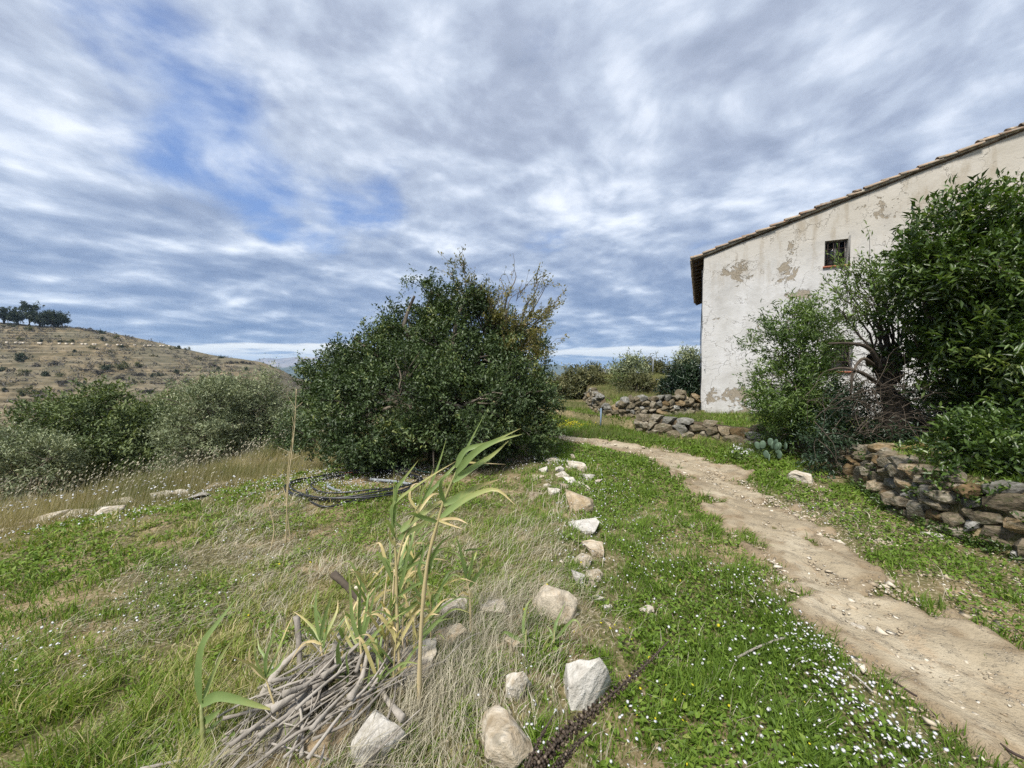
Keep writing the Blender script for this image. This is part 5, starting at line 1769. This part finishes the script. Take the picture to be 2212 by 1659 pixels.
reed('low reed sprout with arching blades in front of the brown boulder', [(1196, 1398), (1197, 1380), (1198, 1362)], [
    ([(1197, 1385), (1200, 1350), (1208, 1330), (1222, 1300)], 9, .15, .35), ([(1197, 1388), (1225, 1350), (1245, 1340), (1262, 1375)], 7, .3, .5), ([(1196, 1392), (1170, 1390), (1145, 1375), (1130, 1368)], 8, .1, .3), ([(1198, 1388), (1225, 1385), (1248, 1400), (1262, 1425)], 7, .3, .6),
    ([(1196, 1390), (1190, 1365), (1180, 1350)], 7, .2, .4)], 1.98, .006, 14, (.3, .2))

gy = np.random.default_rng(31)
for k, (px, py, Y, hh) in enumerate([(735, 1500, 1.75, 150), (822, 1500, 1.72, 210), (846, 1455, 1.85, 240), (888, 1500, 1.75, 200), (765, 1440, 1.9, 150), (802, 1420, 1.95, 190), (868, 1430, 1.92, 260), (930, 1440, 1.9, 170),
                                     (690, 1470, 1.85, 110), (845, 1560, 1.66, 230), (880, 1420, 2.0, 210), (815, 1560, 1.62, 150), (900, 1400, 2.02, 250)]):
    dx = gy.normal(14, 16)
    reed('slim young reed among the taller canes of the clump', [(px, py), (px + dx * .3, py - hh * .35), (px + dx * .8, py - hh * .7), (px + dx * 1.5, py - hh)], [], Y, gy.uniform(.004, .006), 40 + k, (gy.uniform(.6, 1), gy.uniform(.1, .5)), auto=int(gy.integers(7, 12)))['group'] = 'slim young reeds of the cane clump'

# ---- dried mullein: dark beaded seed stalks
mf = np.array([-.06, .80, zt(-.06, .80) - .02])
t = thing('dried_mullein', 'dried dark brown mullein with knobbly seed stalks leaning right over the rocks', 'dead plant', tuple(mf))
g = np.random.default_rng(33)
spikes = [([mf, at(1120, 1760, .95), at(1180, 1630, 1.02), at(1290, 1528, 1.12), at(1390, 1440, 1.22), at(1445, 1385, 1.30)], .0165, 900),
          ([mf + [.02, 0, .1], at(1125, 1790, .93), at(1150, 1690, .98), at(1215, 1590, 1.08), at(1240, 1565, 1.12)], .012, 260),
          ([mf + [0, 0, .1], at(1105, 1780, .92), at(1125, 1690, .96), at(1165, 1600, 1.05), at(1195, 1545, 1.1)], .010, 190),
          ([mf + [.02, 0, .1], at(1150, 1800, .92), at(1185, 1690, .98), at(1240, 1615, 1.02), at(1280, 1580, 1.06)], .013, 300)]
ico = bmesh.new(); bmesh.ops.create_icosphere(ico, subdivisions=1, radius=1)
IV = np.array([v.co[:] for v in ico.verts]); IF = np.array([[v.index for v in f.verts] for f in ico.faces]); ico.free()
for pts, rad, nb in spikes:
    C = curve(pts, 60)
    b = MB(); b.tube(C - mf, np.linspace(.007, .002, 60), 6)
    st = b.build('stalk', M['bark_dark'], t)
    T = unit(np.gradient(C, axis=0))
    A = unit(np.cross(T, [0, 0, 1.0])); Bn = np.cross(A, T)
    f = np.sort(g.uniform(.22, .995, nb) ** .95)
    a = np.arange(nb) * 2.399 + g.normal(0, .2, nb)
    i = (f * 59).astype(int)
    env = rad * np.clip((1.04 - f) * 2.0, .10, 1) * g.uniform(.8, 1, nb)
    ctr = C[i] + (A[i] * np.cos(a)[:, None] + Bn[i] * np.sin(a)[:, None]) * env[:, None]
    sz = .0046 * np.clip((1.1 - f) * 1.8, .3, 1) * g.uniform(.75, 1.25, nb)
    V = (ctr[:, None] + IV[None] * sz[:, None, None]).reshape(-1, 3)
    F = (np.arange(nb)[:, None, None] * len(IV) + IF[None]).reshape(-1, 3)
    tt = np.repeat(np.clip(g.normal(.45, .3, nb), 0, 1), len(IV))
    o = mk('seed_capsules', V - mf, F, M['mullein'], st, {'tint': tt}, smooth=True)
    o['kind'] = 'stuff'

# ---- pile of cut branches
g = np.random.default_rng(44)
SPECIAL = [
    ((625, 1680, 1.47), (632, 1560, 1.52), (655, 1525, 1.62), (705, 1490, 1.72), .052, 'thick forked grey stump at the near end of the branch pile'),
    ((560, 1690, 1.45), (640, 1570, 1.6), (690, 1480, 1.75), (735, 1370, 1.95), .026, 'long grey branch running diagonally up the pile beside the stump'),
    ((470, 1590, 1.62), (540, 1540, 1.72), (600, 1450, 1.9), (660, 1390, 2.0), .024, 'smooth grey branch along the left side of the pile'),
    ((640, 1330, 2.05), (645, 1380, 2.0), (648, 1440, 1.95), (652, 1470, 1.92), .017, 'pale upright broken stick behind the pile'),
    ((720, 1240, 2.35), (745, 1262, 2.3), (770, 1290, 2.25), (800, 1330, 2.15), .024, 'dark charred branch sticking out at the top of the pile'),
]
for (a, b_, c, d, r, lab) in SPECIAL:
    P = curve([at(*a), at(*b_), at(*c), at(*d)], 16)
    gz = H(P[:, 0], P[:, 1])
    P[:, 2] = np.maximum(P[:, 2], gz + r * .5)
    mb = MB(); mb.tube(P - P[0], np.linspace(r, r * .6, 16), 9, wob=.12, seed=int(r * 1000))
    if 'stump' in lab:
        q = P[8]
        mb.tube(curve([q - P[0], q - P[0] + [.05, .08, .06], q - P[0] + [.07, .15, .12]], 8), np.linspace(.036, .028, 8), 8, wob=.12)
    o = mb.build('branch', M['bark_dark'] if 'charred' in lab else M['deadwood'])
    o.location = P[0]
    tag(o, lab, 'branch')
for k in range(95):
    cx = float(np.clip(g.normal(-.80, .17), -1.15, -.45)); cy = float(np.clip(g.normal(1.72, .22), 1.25, 2.2))
    cx += (cy - 1.72) * .25
    a = R(55) + g.normal(0, .55)
    L = g.uniform(.18, .55)
    d = np.array([math.cos(a), math.sin(a), g.normal(.05, .12)])
    mid = np.array([cx, cy, 0]); mid[2] = zt(cx, cy) + .035 + .22 * math.exp(-(((cx + .80) / .3) ** 2 + ((cy - 1.70) / .34) ** 2)) * g.random()
    r = .0035 + .012 * g.random() ** 2
    P = curve([mid - d * L / 2, mid - d * L / 6 + g.normal(0, .04 * L, 3), mid + d * L / 6 + g.normal(0, .04 * L, 3), mid + d * L / 2], 10)
    P[:, 2] = np.maximum(P[:, 2], H(P[:, 0], P[:, 1]) + r * .6)
    mb = MB(); mb.tube(P - P[0], np.linspace(r, r * .4, 10), 7, wob=.22, seed=k)
    for q in range(int(g.integers(1, 5))):
        i = int(g.integers(3, 8))
        e = P[i] - P[0] + (unit(d) + g.normal(0, .5, 3)) * g.uniform(.05, .2)
        mb.tube(curve([P[i] - P[0], (P[i] - P[0] + e) / 2 + g.normal(0, .008, 3), e], 5), np.linspace(r * .5, r * .2, 5), 5, caps=False)
    o = mb.build('branch', M['deadwood'])
    o.location = P[0]
    tag(o, 'weathered grey stick in the heap of cut branches', 'branch', 'sticks of the branch pile')

# ---- hoses and pipes by the oak
hc = np.array([-2.2, 5.35]); g = np.random.default_rng(55)
ho = np.array([hc[0], hc[1], zt(*hc)])
t = thing('hose_coil', 'loose coil of black irrigation hose lying on the daisies by the oak', 'hose', tuple(ho))
for k, (rx, ry, z0, ph, turns, r) in enumerate(((.88, .60, .02, .4, 1.05, .0105), (.84, .57, .05, .8, 1.0, .0105), (.92, .62, .03, 2.6, 1.0, .0105), (.60, .42, .03, 1.6, .8, .012), (.95, .66, .05, 4.2, .6, .0105))):
    a = np.linspace(ph, ph + turns * 2 * math.pi, 60)
    x = hc[0] + np.cos(a) * rx + .03 * np.sin(a * 3 + k); y = hc[1] + np.sin(a) * ry + .02 * np.cos(a * 2 + k)
    z = H(x, y) + z0 + .012 * np.sin(a * 2.3 + k) + .02
    b = MB(); b.tube(np.stack([x, y, z], 1) - ho, r, 7)
    b.build('hose_loop', M['hose'], t)
pts = [gp(662, 1062), gp(668, 1085), gp(700, 1100), gp(745, 1093), gp(795, 1082)]
b = MB(); b.tube(curve([p + [0, 0, .03] for p in pts], 30) - ho, .012, 7); b.build('hose_end', M['hose'], t)


def pipe(name, lab, cat, px, r, mat, lift=.03):
    P = curve([gp(*p) + [0, 0, lift] for p in px], 24)
    P[:, 2] = H(P[:, 0], P[:, 1]) + lift + (P[:, 2] - P[:, 2]) 
    b = MB(); b.tube(P - P[0], r, 8)
    o = b.build(name, M[mat]); o.location = P[0]
    tag(o, lab, cat)


pipe('conduit', 'straight blue-grey conduit pipe lying inside the hose coil', 'pipe', [(800, 1040), (835, 1043), (872, 1048), (893, 1051)], .022, 'greypipe')
pipe('conduit', 'short curved grey pipe offcut pointing at the viewer inside the hose coil', 'pipe', [(707, 1048), (710, 1056), (722, 1062), (736, 1066)], .02, 'greypipe')
pipe('garden_hose', 'thin green hose half hidden under the oak', 'hose', [(850, 1016), (880, 1018), (905, 1024), (930, 1030)], .010, 'greenhose', .06)
pipe('iron_pipe', 'rust-brown flat bar lying under the oak behind the coil', 'bar', [(735, 1024), (770, 1025), (800, 1024)], .03, 'brickred', .02)
pipe('rusty_wire', 'long thin rusty bar lying along the track at the lower right', 'bar', [(1925, 1480), (1960, 1505), (2010, 1535), (2060, 1565), (2110, 1590), (2145, 1608)], .006, 'iron', .03)
pipe('rusty_wire', 'short end of rusty bar at the bottom right corner of the track', 'bar', [(2160, 1622), (2185, 1640), (2215, 1655)], .006, 'iron', .03)
pipe('dry_stick', 'pale straight stick on the grass below the track bend', 'stick', [(1592, 1440), (1630, 1420), (1680, 1400), (1700, 1395)], .006, 'deadwood', .05)
pipe('dry_stick', 'pale stick at the left border of the track below the flowers', 'stick', [(1845, 1470), (1865, 1488), (1885, 1508)], .005, 'deadwood', .03)

# ---- tall dry stalks left of the oak
for (foot, top, Y, lab) in (((617, 1180), (640, 840), 3.6, 'taller of two thin dry stalks standing left of the oak'), ((583, 1185), (575, 1050), 3.5, 'shorter of two thin dry stalks standing left of the oak'), ((628, 1150), (632, 945), 3.7, 'dry stalk leaning close beside the taller one')):
    p = at(*foot, Y); p[2] = zt(p[0], p[1]) - .02
    e = at(*top, Y)
    g = np.random.default_rng(foot[0])
    b = MB()
    m1 = p + (e - p) * .4 + g.normal(0, .02, 3); m2 = p + (e - p) * .75 + g.normal(0, .02, 3)
    C = curve([p, m1, m2, e], 20)
    b.tube(C - p, np.linspace(.006, .0025, 20), 5)
    for k in range(9):
        q = C[int(g.integers(6, 19))]
        q2 = q + np.array([g.normal(0, .05), g.normal(0, .05), g.uniform(.04, .13)])
        b.tube(curve([q - p, q2 - p], 4), .0018, 4, caps=False)
    b.T = [np.full(len(v), .9) for v in b.V]
    o = b.build('dry_stalk', M['cane']); o.location = p
    tag(o, lab, 'dead plant')


# ================================================================== GROUND COVER
def blades(P, h, w, lean, seed, tint, name, mat, label, cat, bend=.5, seg3=True):
    """grass: two-segment blades, lean = (n,2) horizontal drift per unit height"""
    g = np.random.default_rng(seed)
    n = len(P)
    a = g.uniform(0, 2 * math.pi, n)
    sd = np.stack([np.cos(a), np.sin(a), np.zeros(n)], 1)
    h = np.broadcast_to(h, (n,))[:, None]; w = np.broadcast_to(w, (n,))[:, None]
    dr = np.concatenate([lean, np.zeros((n, 1))], 1)
    k = 1 / np.sqrt(1 + (lean ** 2).sum(1))[:, None]
    mid = P + (np.array([0, 0, 1.0]) + dr * .45) * h * .55 * k
    tip = P + (np.array([0, 0, 1.0]) * (1 - bend * .5 * np.minimum((lean ** 2).sum(1), 1)[:, None]) + dr) * h * k
    if seg3:
        V = np.stack([P - sd * w * .5, P + sd * w * .5, mid + sd * w * .42, mid - sd * w * .42, tip], 1).reshape(-1, 3)
        i = np.arange(n)[:, None] * 5
        F = [i + [0, 1, 2, 3], i + [3, 2, 4]]
        T = np.repeat(tint, 5)
    else:
        V = np.stack([P - sd * w * .5, P + sd * w * .5, tip], 1).reshape(-1, 3)
        i = np.arange(n)[:, None] * 3
        F = [i + [0, 1, 2]]
        T = np.repeat(tint, 3)
    o = mk(name, V, F, M[mat], None, {'tint': T})
    tag(o, label, cat, kind='stuff')
    return o


def scatter(n, r0, r1, a0, a1, seed, k=1.35):
    """ground points, density falling with distance from the viewer's standpoint"""
    g = np.random.default_rng(seed)
    e = 2 - k
    u = g.random(n)
    r = (r0 ** e + u * (r1 ** e - r0 ** e)) ** (1 / e)
    a = np.radians(g.uniform(a0, a1, n))
    return r * np.sin(a), r * np.cos(a), r


def ledge(x, y):
    """distance past the lip of the upper terrace (positive: lower left meadow)"""
    d = (x + 5.2) * -0.768 + (y - 3.9) * 0.64
    return np.minimum(d, (-x - 1.6) * 0.8)


def in_house(x, y):
    c, s = math.cos(-HA), math.sin(-HA)
    u = (x - HX) * c - (y - HY) * s; v = (x - HX) * s + (y - HY) * c
    return (v > -.05) & (u > -.02)


def bare(x, y):
    x, y = x + .5 * vn(x * 1.1, y * 1.1, 203), y + .5 * vn(x * 1.1, y * 1.1, 204)
    return .8 * fbm(x * 1.4 + y * .5, y * 1.4 - x * .5, 3, 201) + .5 * fbm(x * 5, y * 5, 2, 202)


def straw_zone(x, y):
    d, _, _ = polydist([(-1.3, 1.0), (-.55, 1.5), (-.1, 2.2), (.05, 3.1), (.3, 4.4)], x, y)
    return np.exp(-(d / .42) ** 2)


def pile(x, y):
    return ((x + .80 - (y - 1.72) * .25) / .34) ** 2 + ((y - 1.68) / .42) ** 2 < 1


def lush(x, y):
    """greener strip left of the track and by the right verge"""
    d, s, _ = polydist(PATH_XY, x, y)
    return np.exp(-((d - .95) / .7) ** 2) * (y < 10)


def turf():
    x, y, r = scatter(565000, .75, 13, -74, 74, 301, 1.45)
    g = np.random.default_rng(302)
    n = len(x)
    p = on_path(x, y)
    e = p + .05 + .9 * fbm(x * 2.6, y * 2.6, 3, 77) + .55 * fbm(x * 9, y * 9, 2, 78)
    lu = lush(x, y)
    bz = bare(x, y) - .40 * lu
    _, s1, _ = polydist(WALL_R, x, y)
    s1 = -s1
    verge = (s1 < 0) & (s1 > -1.35) & (x > 2.6) & (y < 6)           # stony strip under the wall
    tuft = np.clip(.5 + 1.25 * (vn(x * 9, y * 9, 305) + .5 * vn(x * 3.3, y * 3.3, 307)), 0, 1)
    keep = ((e > 1.02) | ((p > .5) & (fbm(x * 2.4, y * 2.4, 3, 88) > .42) & (y < 8))) & (ledge(x, y) < .15) & ~in_house(x, y)
    keep &= g.random(n) < np.clip(1.15 - 3.4 * np.maximum(bz - .11, 0), .14, 1) * (.30 + .70 * tuft)
    keep &= ~(verge & (fbm(x * 2.2, y * 2.2, 2, 310) < .10) & (y > 2.0) & (g.random(n) < .93))
    keep &= g.random(n) > .25 * straw_zone(x, y)
    keep &= ~((s1 > -.05) & (s1 < .16) & (y < 9.5)) & ~(pile(x, y) & (g.random(n) < .9))
    ox = np.hypot(x + 1.45, y - 7.2)
    keep &= ~((ox < 2.0) & (g.random(n) < .85))
    x, y, r, lu, bz, tuft = (v[keep] for v in (x, y, r, lu, bz, tuft))
    n = len(x)
    P = np.stack([x, y, H(x, y) - .006], 1)
    patch = fbm(x * 1.3, y * 1.3, 3, 306)
    hgt = (.026 + .062 * g.random(n) ** 1.5) * (.45 + 1.25 * tuft) * (1 + .25 * lu)
    hgt *= np.where(r > 9, 1.5, 1) * (1 + .55 * S(-.5, -1.1, x) * S(2.6, 1.5, y) * (.3 + tuft))
    w = (.0036 + .0040 * g.random(n)) * np.maximum(1, r / 3.4)
    lean = g.normal(0, .62, (n, 2)) + np.stack([.22 + 1.2 * fbm(x * .8, y * .8, 2, 311), 1.2 * fbm(x * .8, y * .8, 2, 312)], 1)
    left = S(.6, -1.2, x)
    t = .32 + .18 * left + .16 * S(-.5, -1.1, x) * S(2.8, 1.6, y) - .14 * lu + .75 * patch * (.3 + .7 * left) + g.normal(0, .13, n) + .42 * (g.random(n) < .07 + .24 * left)
    blades(P, hgt, w, lean, 303, np.clip(t, 0, 1), 'turf', 'grass', 'short green turf and weeds covering the terrace', 'grass')


turf()


def weeds():
    """broad-leaved weeds in the turf"""
    x, y, r = scatter(120000, .8, 9, -68, 68, 311)
    g = np.random.default_rng(312)
    p = on_path(x, y)
    lu = lush(x, y)
    keep = (p > 1.3) & (ledge(x, y) < 0) & (bare(x, y) - .4 * lu < .1) & (fbm(x * 2.2, y * 2.2, 2, 313) > -.02 - .25 * lu) & (straw_zone(x, y) < .55) & ~in_house(x, y)
    _, s1, _ = polydist(WALL_R, x, y)
    keep &= ~((-s1 > -.1) & (-s1 < .3))
    x, y, lu, r = x[keep], y[keep], lu[keep], r[keep]
    n = len(x)
    a = g.uniform(0, 6.28, n)
    P = np.stack([x, y, H(x, y) + .012 + .03 * g.random(n)], 1)
    D = np.stack([np.cos(a), np.sin(a), g.uniform(.1, 1.0, n)], 1)
    L = g.uniform(.018, .042, n) * np.maximum(1, r / 4)
    V, F, T = leaves(P, D, unit(g.normal(0, .35, (n, 3)) + [0, 0, 1]), L, L * .5, np.clip(g.normal(.36, .16, n) - .1 * lu, 0, .75), .15)
    tag(mk('weeds', V, F, M['grass'], None, {'tint': T}), 'low broad-leaved weeds growing through the turf', 'weeds', kind='stuff')


weeds()


def straw():
    g = np.random.default_rng(321)
    x, y, r = scatter(230000, .8, 6.5, -66, 50, 322)
    sz = straw_zone(x, y)
    left = S(0, -1.2, x)
    patch = fbm(x * 1.1, y * 1.1, 3, 323)
    keep = (on_path(x, y) > 1.25) & (ledge(x, y) < .1) & (g.random(len(x)) < .36 * sz * (1 - .5 * S(2.4, 3.6, y)) * np.clip(.5 + 2.2 * fbm(x * 1.7, y * 1.7, 2, 329), .08, 1) + .34 * left * np.clip(patch * 5 + .25, 0, 1) + .015)
    keep &= ~(pile(x, y) & (g.random(len(x)) < .75))
    x, y, r, sz = x[keep], y[keep], r[keep], sz[keep]
    n = len(x)
    P = np.stack([x, y, H(x, y) - .005], 1)
    flow = fbm(x * .9, y * .9, 2, 324) * 3
    ln = g.uniform(.7, 2.6, n)
    an = R(35) + flow + g.normal(0, .6, n)
    lean = np.stack([np.cos(an), np.sin(an)], 1) * ln[:, None]
    hgt = g.uniform(.06, .20, n) * (1 + .55 * sz)
    w = (.0018 + .0020 * g.random(n)) * np.maximum(1, r / 2.2)
    blades(P, hgt, w, lean, 325, np.clip(g.normal(.6, .26, n), 0, 1), 'dry_straw', 'straw', 'matted dry grey straw among the rocks and over the left turf', 'straw')


straw()


def meadow():
    """taller tawny grass below the lip of the terrace and on the far terrace"""
    g = np.random.default_rng(331)
    x, y, r = scatter(240000, 3.6, 14, -74, -8, 332, 1.2)
    d = ledge(x, y)
    keep = (d > .12) & (d < 5.2) & (g.random(len(x)) < .9)
    x, y, r, d = x[keep], y[keep], r[keep], d[keep]
    n = len(x)
    P = np.stack([x, y, H(x, y) - .01], 1)
    tall = np.clip(.5 + 1.3 * fbm(x * .8, y * .8, 3, 333), .15, 1.2)
    hgt = g.uniform(.14, .46, n) * (.45 + .8 * tall) * S(0, .9, d + .25)
    w = (.0026 + .002 * g.random(n)) * np.maximum(1, r / 4.0)
    lean = g.normal(0, .35, (n, 2)) + [.35, .05]
    t = .60 + .75 * fbm(x * .8, y * .8, 2, 334) + g.normal(0, .2, n)
    blades(P, hgt, w, lean, 335, np.clip(t, 0, 1), 'tall_meadow_grass', 'meadow', 'tall tawny meadow grass below the terrace edge', 'grass', seg3=False)
    # far terrace and the bend
    x, y, r = scatter(120000, 8.5, 34, -14, 36, 336, 1.0)
    p = on_path(x, y)
    keep = (p > 1.15) & ~in_house(x, y) & (ledge(x, y) < .2)
    _, s2, _ = polydist(WALL_H, x, y); s2 = -s2
    _, s1, _ = polydist(WALL_R, x, y); s1 = -s1
    keep &= ~((s2 > -.12) & (s2 < .3)) & ~((s1 > -.1) & (s1 < .3))
    keep &= ~(np.hypot(x + 1.45, y - 7.2) < 2.2)
    x, y, r, s2 = x[keep], y[keep], r[keep], s2[keep]
    n = len(x)
    P = np.stack([x, y, H(x, y) - .01], 1)
    clump = np.clip(.5 + 1.5 * fbm(x * .9, y * .9, 3, 337), 0, 1.2)
    hgt = g.uniform(.08, .22, n) * (.5 + 1.0 * clump) * np.where(s2 > .2, 1.2, .8)
    w = .004 * np.maximum(1, r / 5.0)
    t = .12 + .35 * fbm(x * .6, y * .6, 2, 338) + g.normal(0, .14, n) + np.where(s2 > .2, .22, 0)
    blades(P, hgt, w, g.normal(0, .35, (n, 2)) + [.15, 0], 339, np.clip(t, 0, 1), 'terrace_grass', 'meadow', 'uncut green grass around the bend of the track and on the far terrace', 'grass', seg3=False)
    # seed heads above the meadow
    x, y, r = scatter(5200, 4.5, 13, -74, -14, 341, 1.2)
    d = ledge(x, y)
    keep = (d > .5) & (d < 5) & (fbm(x * .6, y * .6, 2, 342) > -.1)
    x, y, r = x[keep], y[keep], r[keep]
    n = len(x)
    zb = H(x, y)
    hh = g.uniform(.32, .62, n)
    P = np.stack([x + hh * .3, y, zb + hh], 1)
    D = np.stack([np.full(n, .6), g.normal(0, .2, n), g.uniform(.5, 1, n)], 1)
    V, F, T = leaves(P, D, unit(g.normal(0, .5, (n, 3)) + [0, -1, .2]), .05, .013 * np.maximum(1, r / 6), g.uniform(.7, 1, n))
    B0 = np.stack([x, y, zb], 1)
    sd = np.array([.0016, 0, 0])
    V2 = np.stack([B0 - sd, B0 + sd, P + D * .02], 1).reshape(-1, 3)
    i = np.arange(n)[:, None] * 3
    F2 = i + [0, 1, 2] + len(V)
    o = mk('seed_heads', np.vstack([V, V2]), [F, F2], M['straw'], None, {'tint': np.concatenate([T, np.full(len(V2), .7)])})
    tag(o, 'pale nodding seed heads standing above the meadow grass', 'grass', kind='stuff')


meadow()


def flowers():
    g = np.random.default_rng(351)
    X = []; Y = []
    # drifts along the left border of the track
    spots = [(1.62, 1.75, .10, .22, 170), (1.45, 1.5, .14, .12, 90), (1.75, 2.15, .09, .2, 100), (1.35, 2.1, .25, .3, 90), (1.7, 2.75, .12, .18, 70), (1.15, 3.1, .2, .15, 90), (1.0, 1.6, .2, .2, 50), (1.25, 1.3, .2, .12, 60),
             (.5, 1.55, .12, .2, 40), (.15, 1.6, .10, .12, 40), (.9, 4.2, .3, .5, 150), (1.3, 5.0, .3, .8, 110), (.85, 2.6, .2, .25, 35), (.55, 3.3, .15, .4, 70), (2.9, 1.8, .12, .2, 40), (.55, 6.2, .3, .3, 160), (3.2, 4.3, .1, .2, 30)]
    for (cx, cy, sx, sy, n) in spots:
        X.append(g.normal(cx, sx, n)); Y.append(g.normal(cy, sy, n))
    # daisies over the left turf and inside the hose coil
    x = g.uniform(-5.6, -.9, 9000); y = g.uniform(1.9, 6.2, 9000)
    k = (fbm(x * .9, y * .9, 3, 352) + .4 * fbm(x * 4, y * 4, 2, 355) > .14 - .07 * (y > 3.2)) & (g.random(9000) < .36)
    X.append(x[k]); Y.append(y[k])
    x = g.normal(-2.3, .55, 700); y = g.normal(5.4, .4, 700)
    X.append(x); Y.append(y)
    x = g.uniform(-9, -3.4, 5000); y = g.uniform(3.5, 8.2, 5000)
    k = (ledge(x, y) > .2) & (fbm(x * .8, y * .8, 3, 353) > .12) & (g.random(5000) < .16)
    xm, ym = x[k], y[k]
    x = np.concatenate(X); y = np.concatenate(Y)
    k = (on_path(x, y) > 1.02) & (ledge(x, y) < .1)
    x, y = x[k], y[k]

    def heads(x, y, lift, rad, name, mat, label):
        n = len(x)
        r = np.hypot(x, y)
        z = H(x, y) + lift * g.uniform(.75, 1.45, n)
        R_ = rad * g.uniform(.45, 1.25, n) * np.maximum(1, r / 5)
        ax = unit(g.normal(0, .55, (n, 3)) + [0, -.15, 1])
        u = unit(np.cross(ax, [1.0, .3, 0])); v = np.cross(ax, u)
        th = np.arange(6) * math.pi / 3
        C = np.stack([x, y, z], 1)
        ring = C[:, None] + (u[:, None] * np.cos(th)[None, :, None] + v[:, None] * np.sin(th)[None, :, None]) * R_[:, None, None]
        top = C + ax * R_[:, None] * .15
        bot = C - ax * R_[:, None] * .45
        V = np.concatenate([ring, top[:, None], bot[:, None]], 1).reshape(-1, 3)
        i = np.arange(n)[:, None, None] * 8
        j = np.arange(6)
        ft = np.stack([j, (j + 1) % 6, np.full(6, 6)], 1); fb = np.stack([(j + 1) % 6, j, np.full(6, 7)], 1)
        F = (i + np.vstack([ft, fb])[None]).reshape(-1, 3)
        tag(mk(name, V, F, M[mat], None, {'tint': np.repeat(g.random(n), 8)}), label, 'flowers', kind='stuff')
    heads(x, y, .062, .0078, 'white_flowers', 'white', 'small white flowers scattered through the turf and along the track')
    heads(xm, ym, .22, .010, 'meadow_daisies', 'white', 'white daisies in the tall meadow grass')
    x = np.concatenate([g.normal(.9, .35, 26), g.normal(.45, .25, 12), g.uniform(-4, -1, 16), g.normal(1.5, .3, 160), g.normal(-3.8, .5, 70)])
    y = np.concatenate([g.normal(1.8, .35, 26), g.normal(2.2, .3, 12), g.uniform(2, 5, 16), g.normal(10.3, .35, 160), g.normal(5.9, .3, 70)])
    k = on_path(x, y) > 1.1
    heads(x[k], y[k], .09, .009, 'yellow_flowers', 'yellow', 'small yellow-green flowers dotted about the turf')


flowers()


def gravel():
    """small stones: on and beside the track, under the wall, over the bare patches"""
    g = np.random.default_rng(361)
    X, Y, Z = [], [], []
    i = g.integers(0, len(PC), 9000)
    off = g.normal(0, .75, 9000)
    off = np.where(g.random(9000) < .5, np.sign(off + .01) * (.72 + np.abs(g.normal(0, .25, 9000))), off)
    X.append(PC[i, 0] + PN[i, 0] * off * PC[i, 2]); Y.append(PC[i, 1] + PN[i, 1] * off * PC[i, 2])
    x = g.uniform(2.8, 4.15, 5500); y = g.uniform(1.4, 6.3, 5500)
    k = fbm(x * 2.2, y * 2.2, 2, 310) < .12
    X.append(x[k]); Y.append(y[k])
    x, y, r = scatter(5000, 1, 8, -60, 45, 362)
    k = (bare(x, y) > .2)
    X.append(x[k]); Y.append(y[k])
    x = g.normal(.55, .35, 500); y = g.uniform(4.5, 6.8, 500)
    X.append(x); Y.append(y)
    x = np.concatenate(X); y = np.concatenate(Y)
    k = ledge(x, y) < .1
    x, y = x[k], y[k]
    n = len(x)
    s = .0045 + .011 * g.random(n) ** 2.0 + .024 * (g.random(n) < .05) * g.random(n)
    s *= np.maximum(1, np.hypot(x, y) / 5.5)
    d = unit(g.normal(size=(8, 3)))
    base = [hull_pts(q) for q in range(6)]
    VV = []; FF = []; TT = []; m0 = 0
    which = g.integers(0, 6, n)
    on = (on_path(x, y) < .95) * .02
    z = H(x, y) + on + s * .25
    for q in range(6):
        k = which == q
        bv, bf = base[q]
        a = g.uniform(0, 6.28, k.sum())
        ca, sa = np.cos(a), np.sin(a)
        sx = s[k] * g.uniform(.8, 1.5, k.sum()); sy = s[k]; sz_ = s[k] * g.uniform(.45, .8, k.sum())
        vx = bv[None, :, 0] * sx[:, None]; vy = bv[None, :, 1] * sy[:, None]; vz = bv[None, :, 2] * sz_[:, None]
        V = np.stack([x[k][:, None] + vx * ca[:, None] - vy * sa[:, None], y[k][:, None] + vx * sa[:, None] + vy * ca[:, None], z[k][:, None] + vz], -1)
        VV.append(V.reshape(-1, 3)); FF.append((np.arange(k.sum())[:, None, None] * len(bv) + bf[None]).reshape(-1, 3) + m0)
        TT.append(np.repeat(np.clip(g.normal(.5, .28, k.sum()), 0, 1), len(bv)))
        m0 += V.shape[0] * V.shape[1]
    m = leaf_mat('gravel_stone', [(0, (0.26, 0.20, 0.13)), (.5, (0.43, 0.36, 0.26)), (1, (0.62, 0.57, 0.48))], .9, 0, .15)
    tag(mk('gravel', np.vstack(VV), np.vstack(FF), m, None, {'tint': np.concatenate(TT)}), 'loose pale gravel on and beside the track', 'gravel', kind='stuff')


def hull_pts(seed):
    g = np.random.default_rng(seed + 500)
    bm = bmesh.new()
    for p in unit(g.normal(size=(7, 3)) + .01):
        bm.verts.new(p)
    bmesh.ops.convex_hull(bm, input=bm.verts[:])
    bmesh.ops.delete(bm, geom=[v for v in bm.verts if not v.link_faces], context='VERTS')
    bmesh.ops.triangulate(bm, faces=bm.faces[:])
    bm.verts.ensure_lookup_table(); bm.verts.index_update()
    V = np.array([v.co[:] for v in bm.verts]); F = np.array([[v.index for v in f.verts] for f in bm.faces])
    bm.free()
    return V, F


gravel()
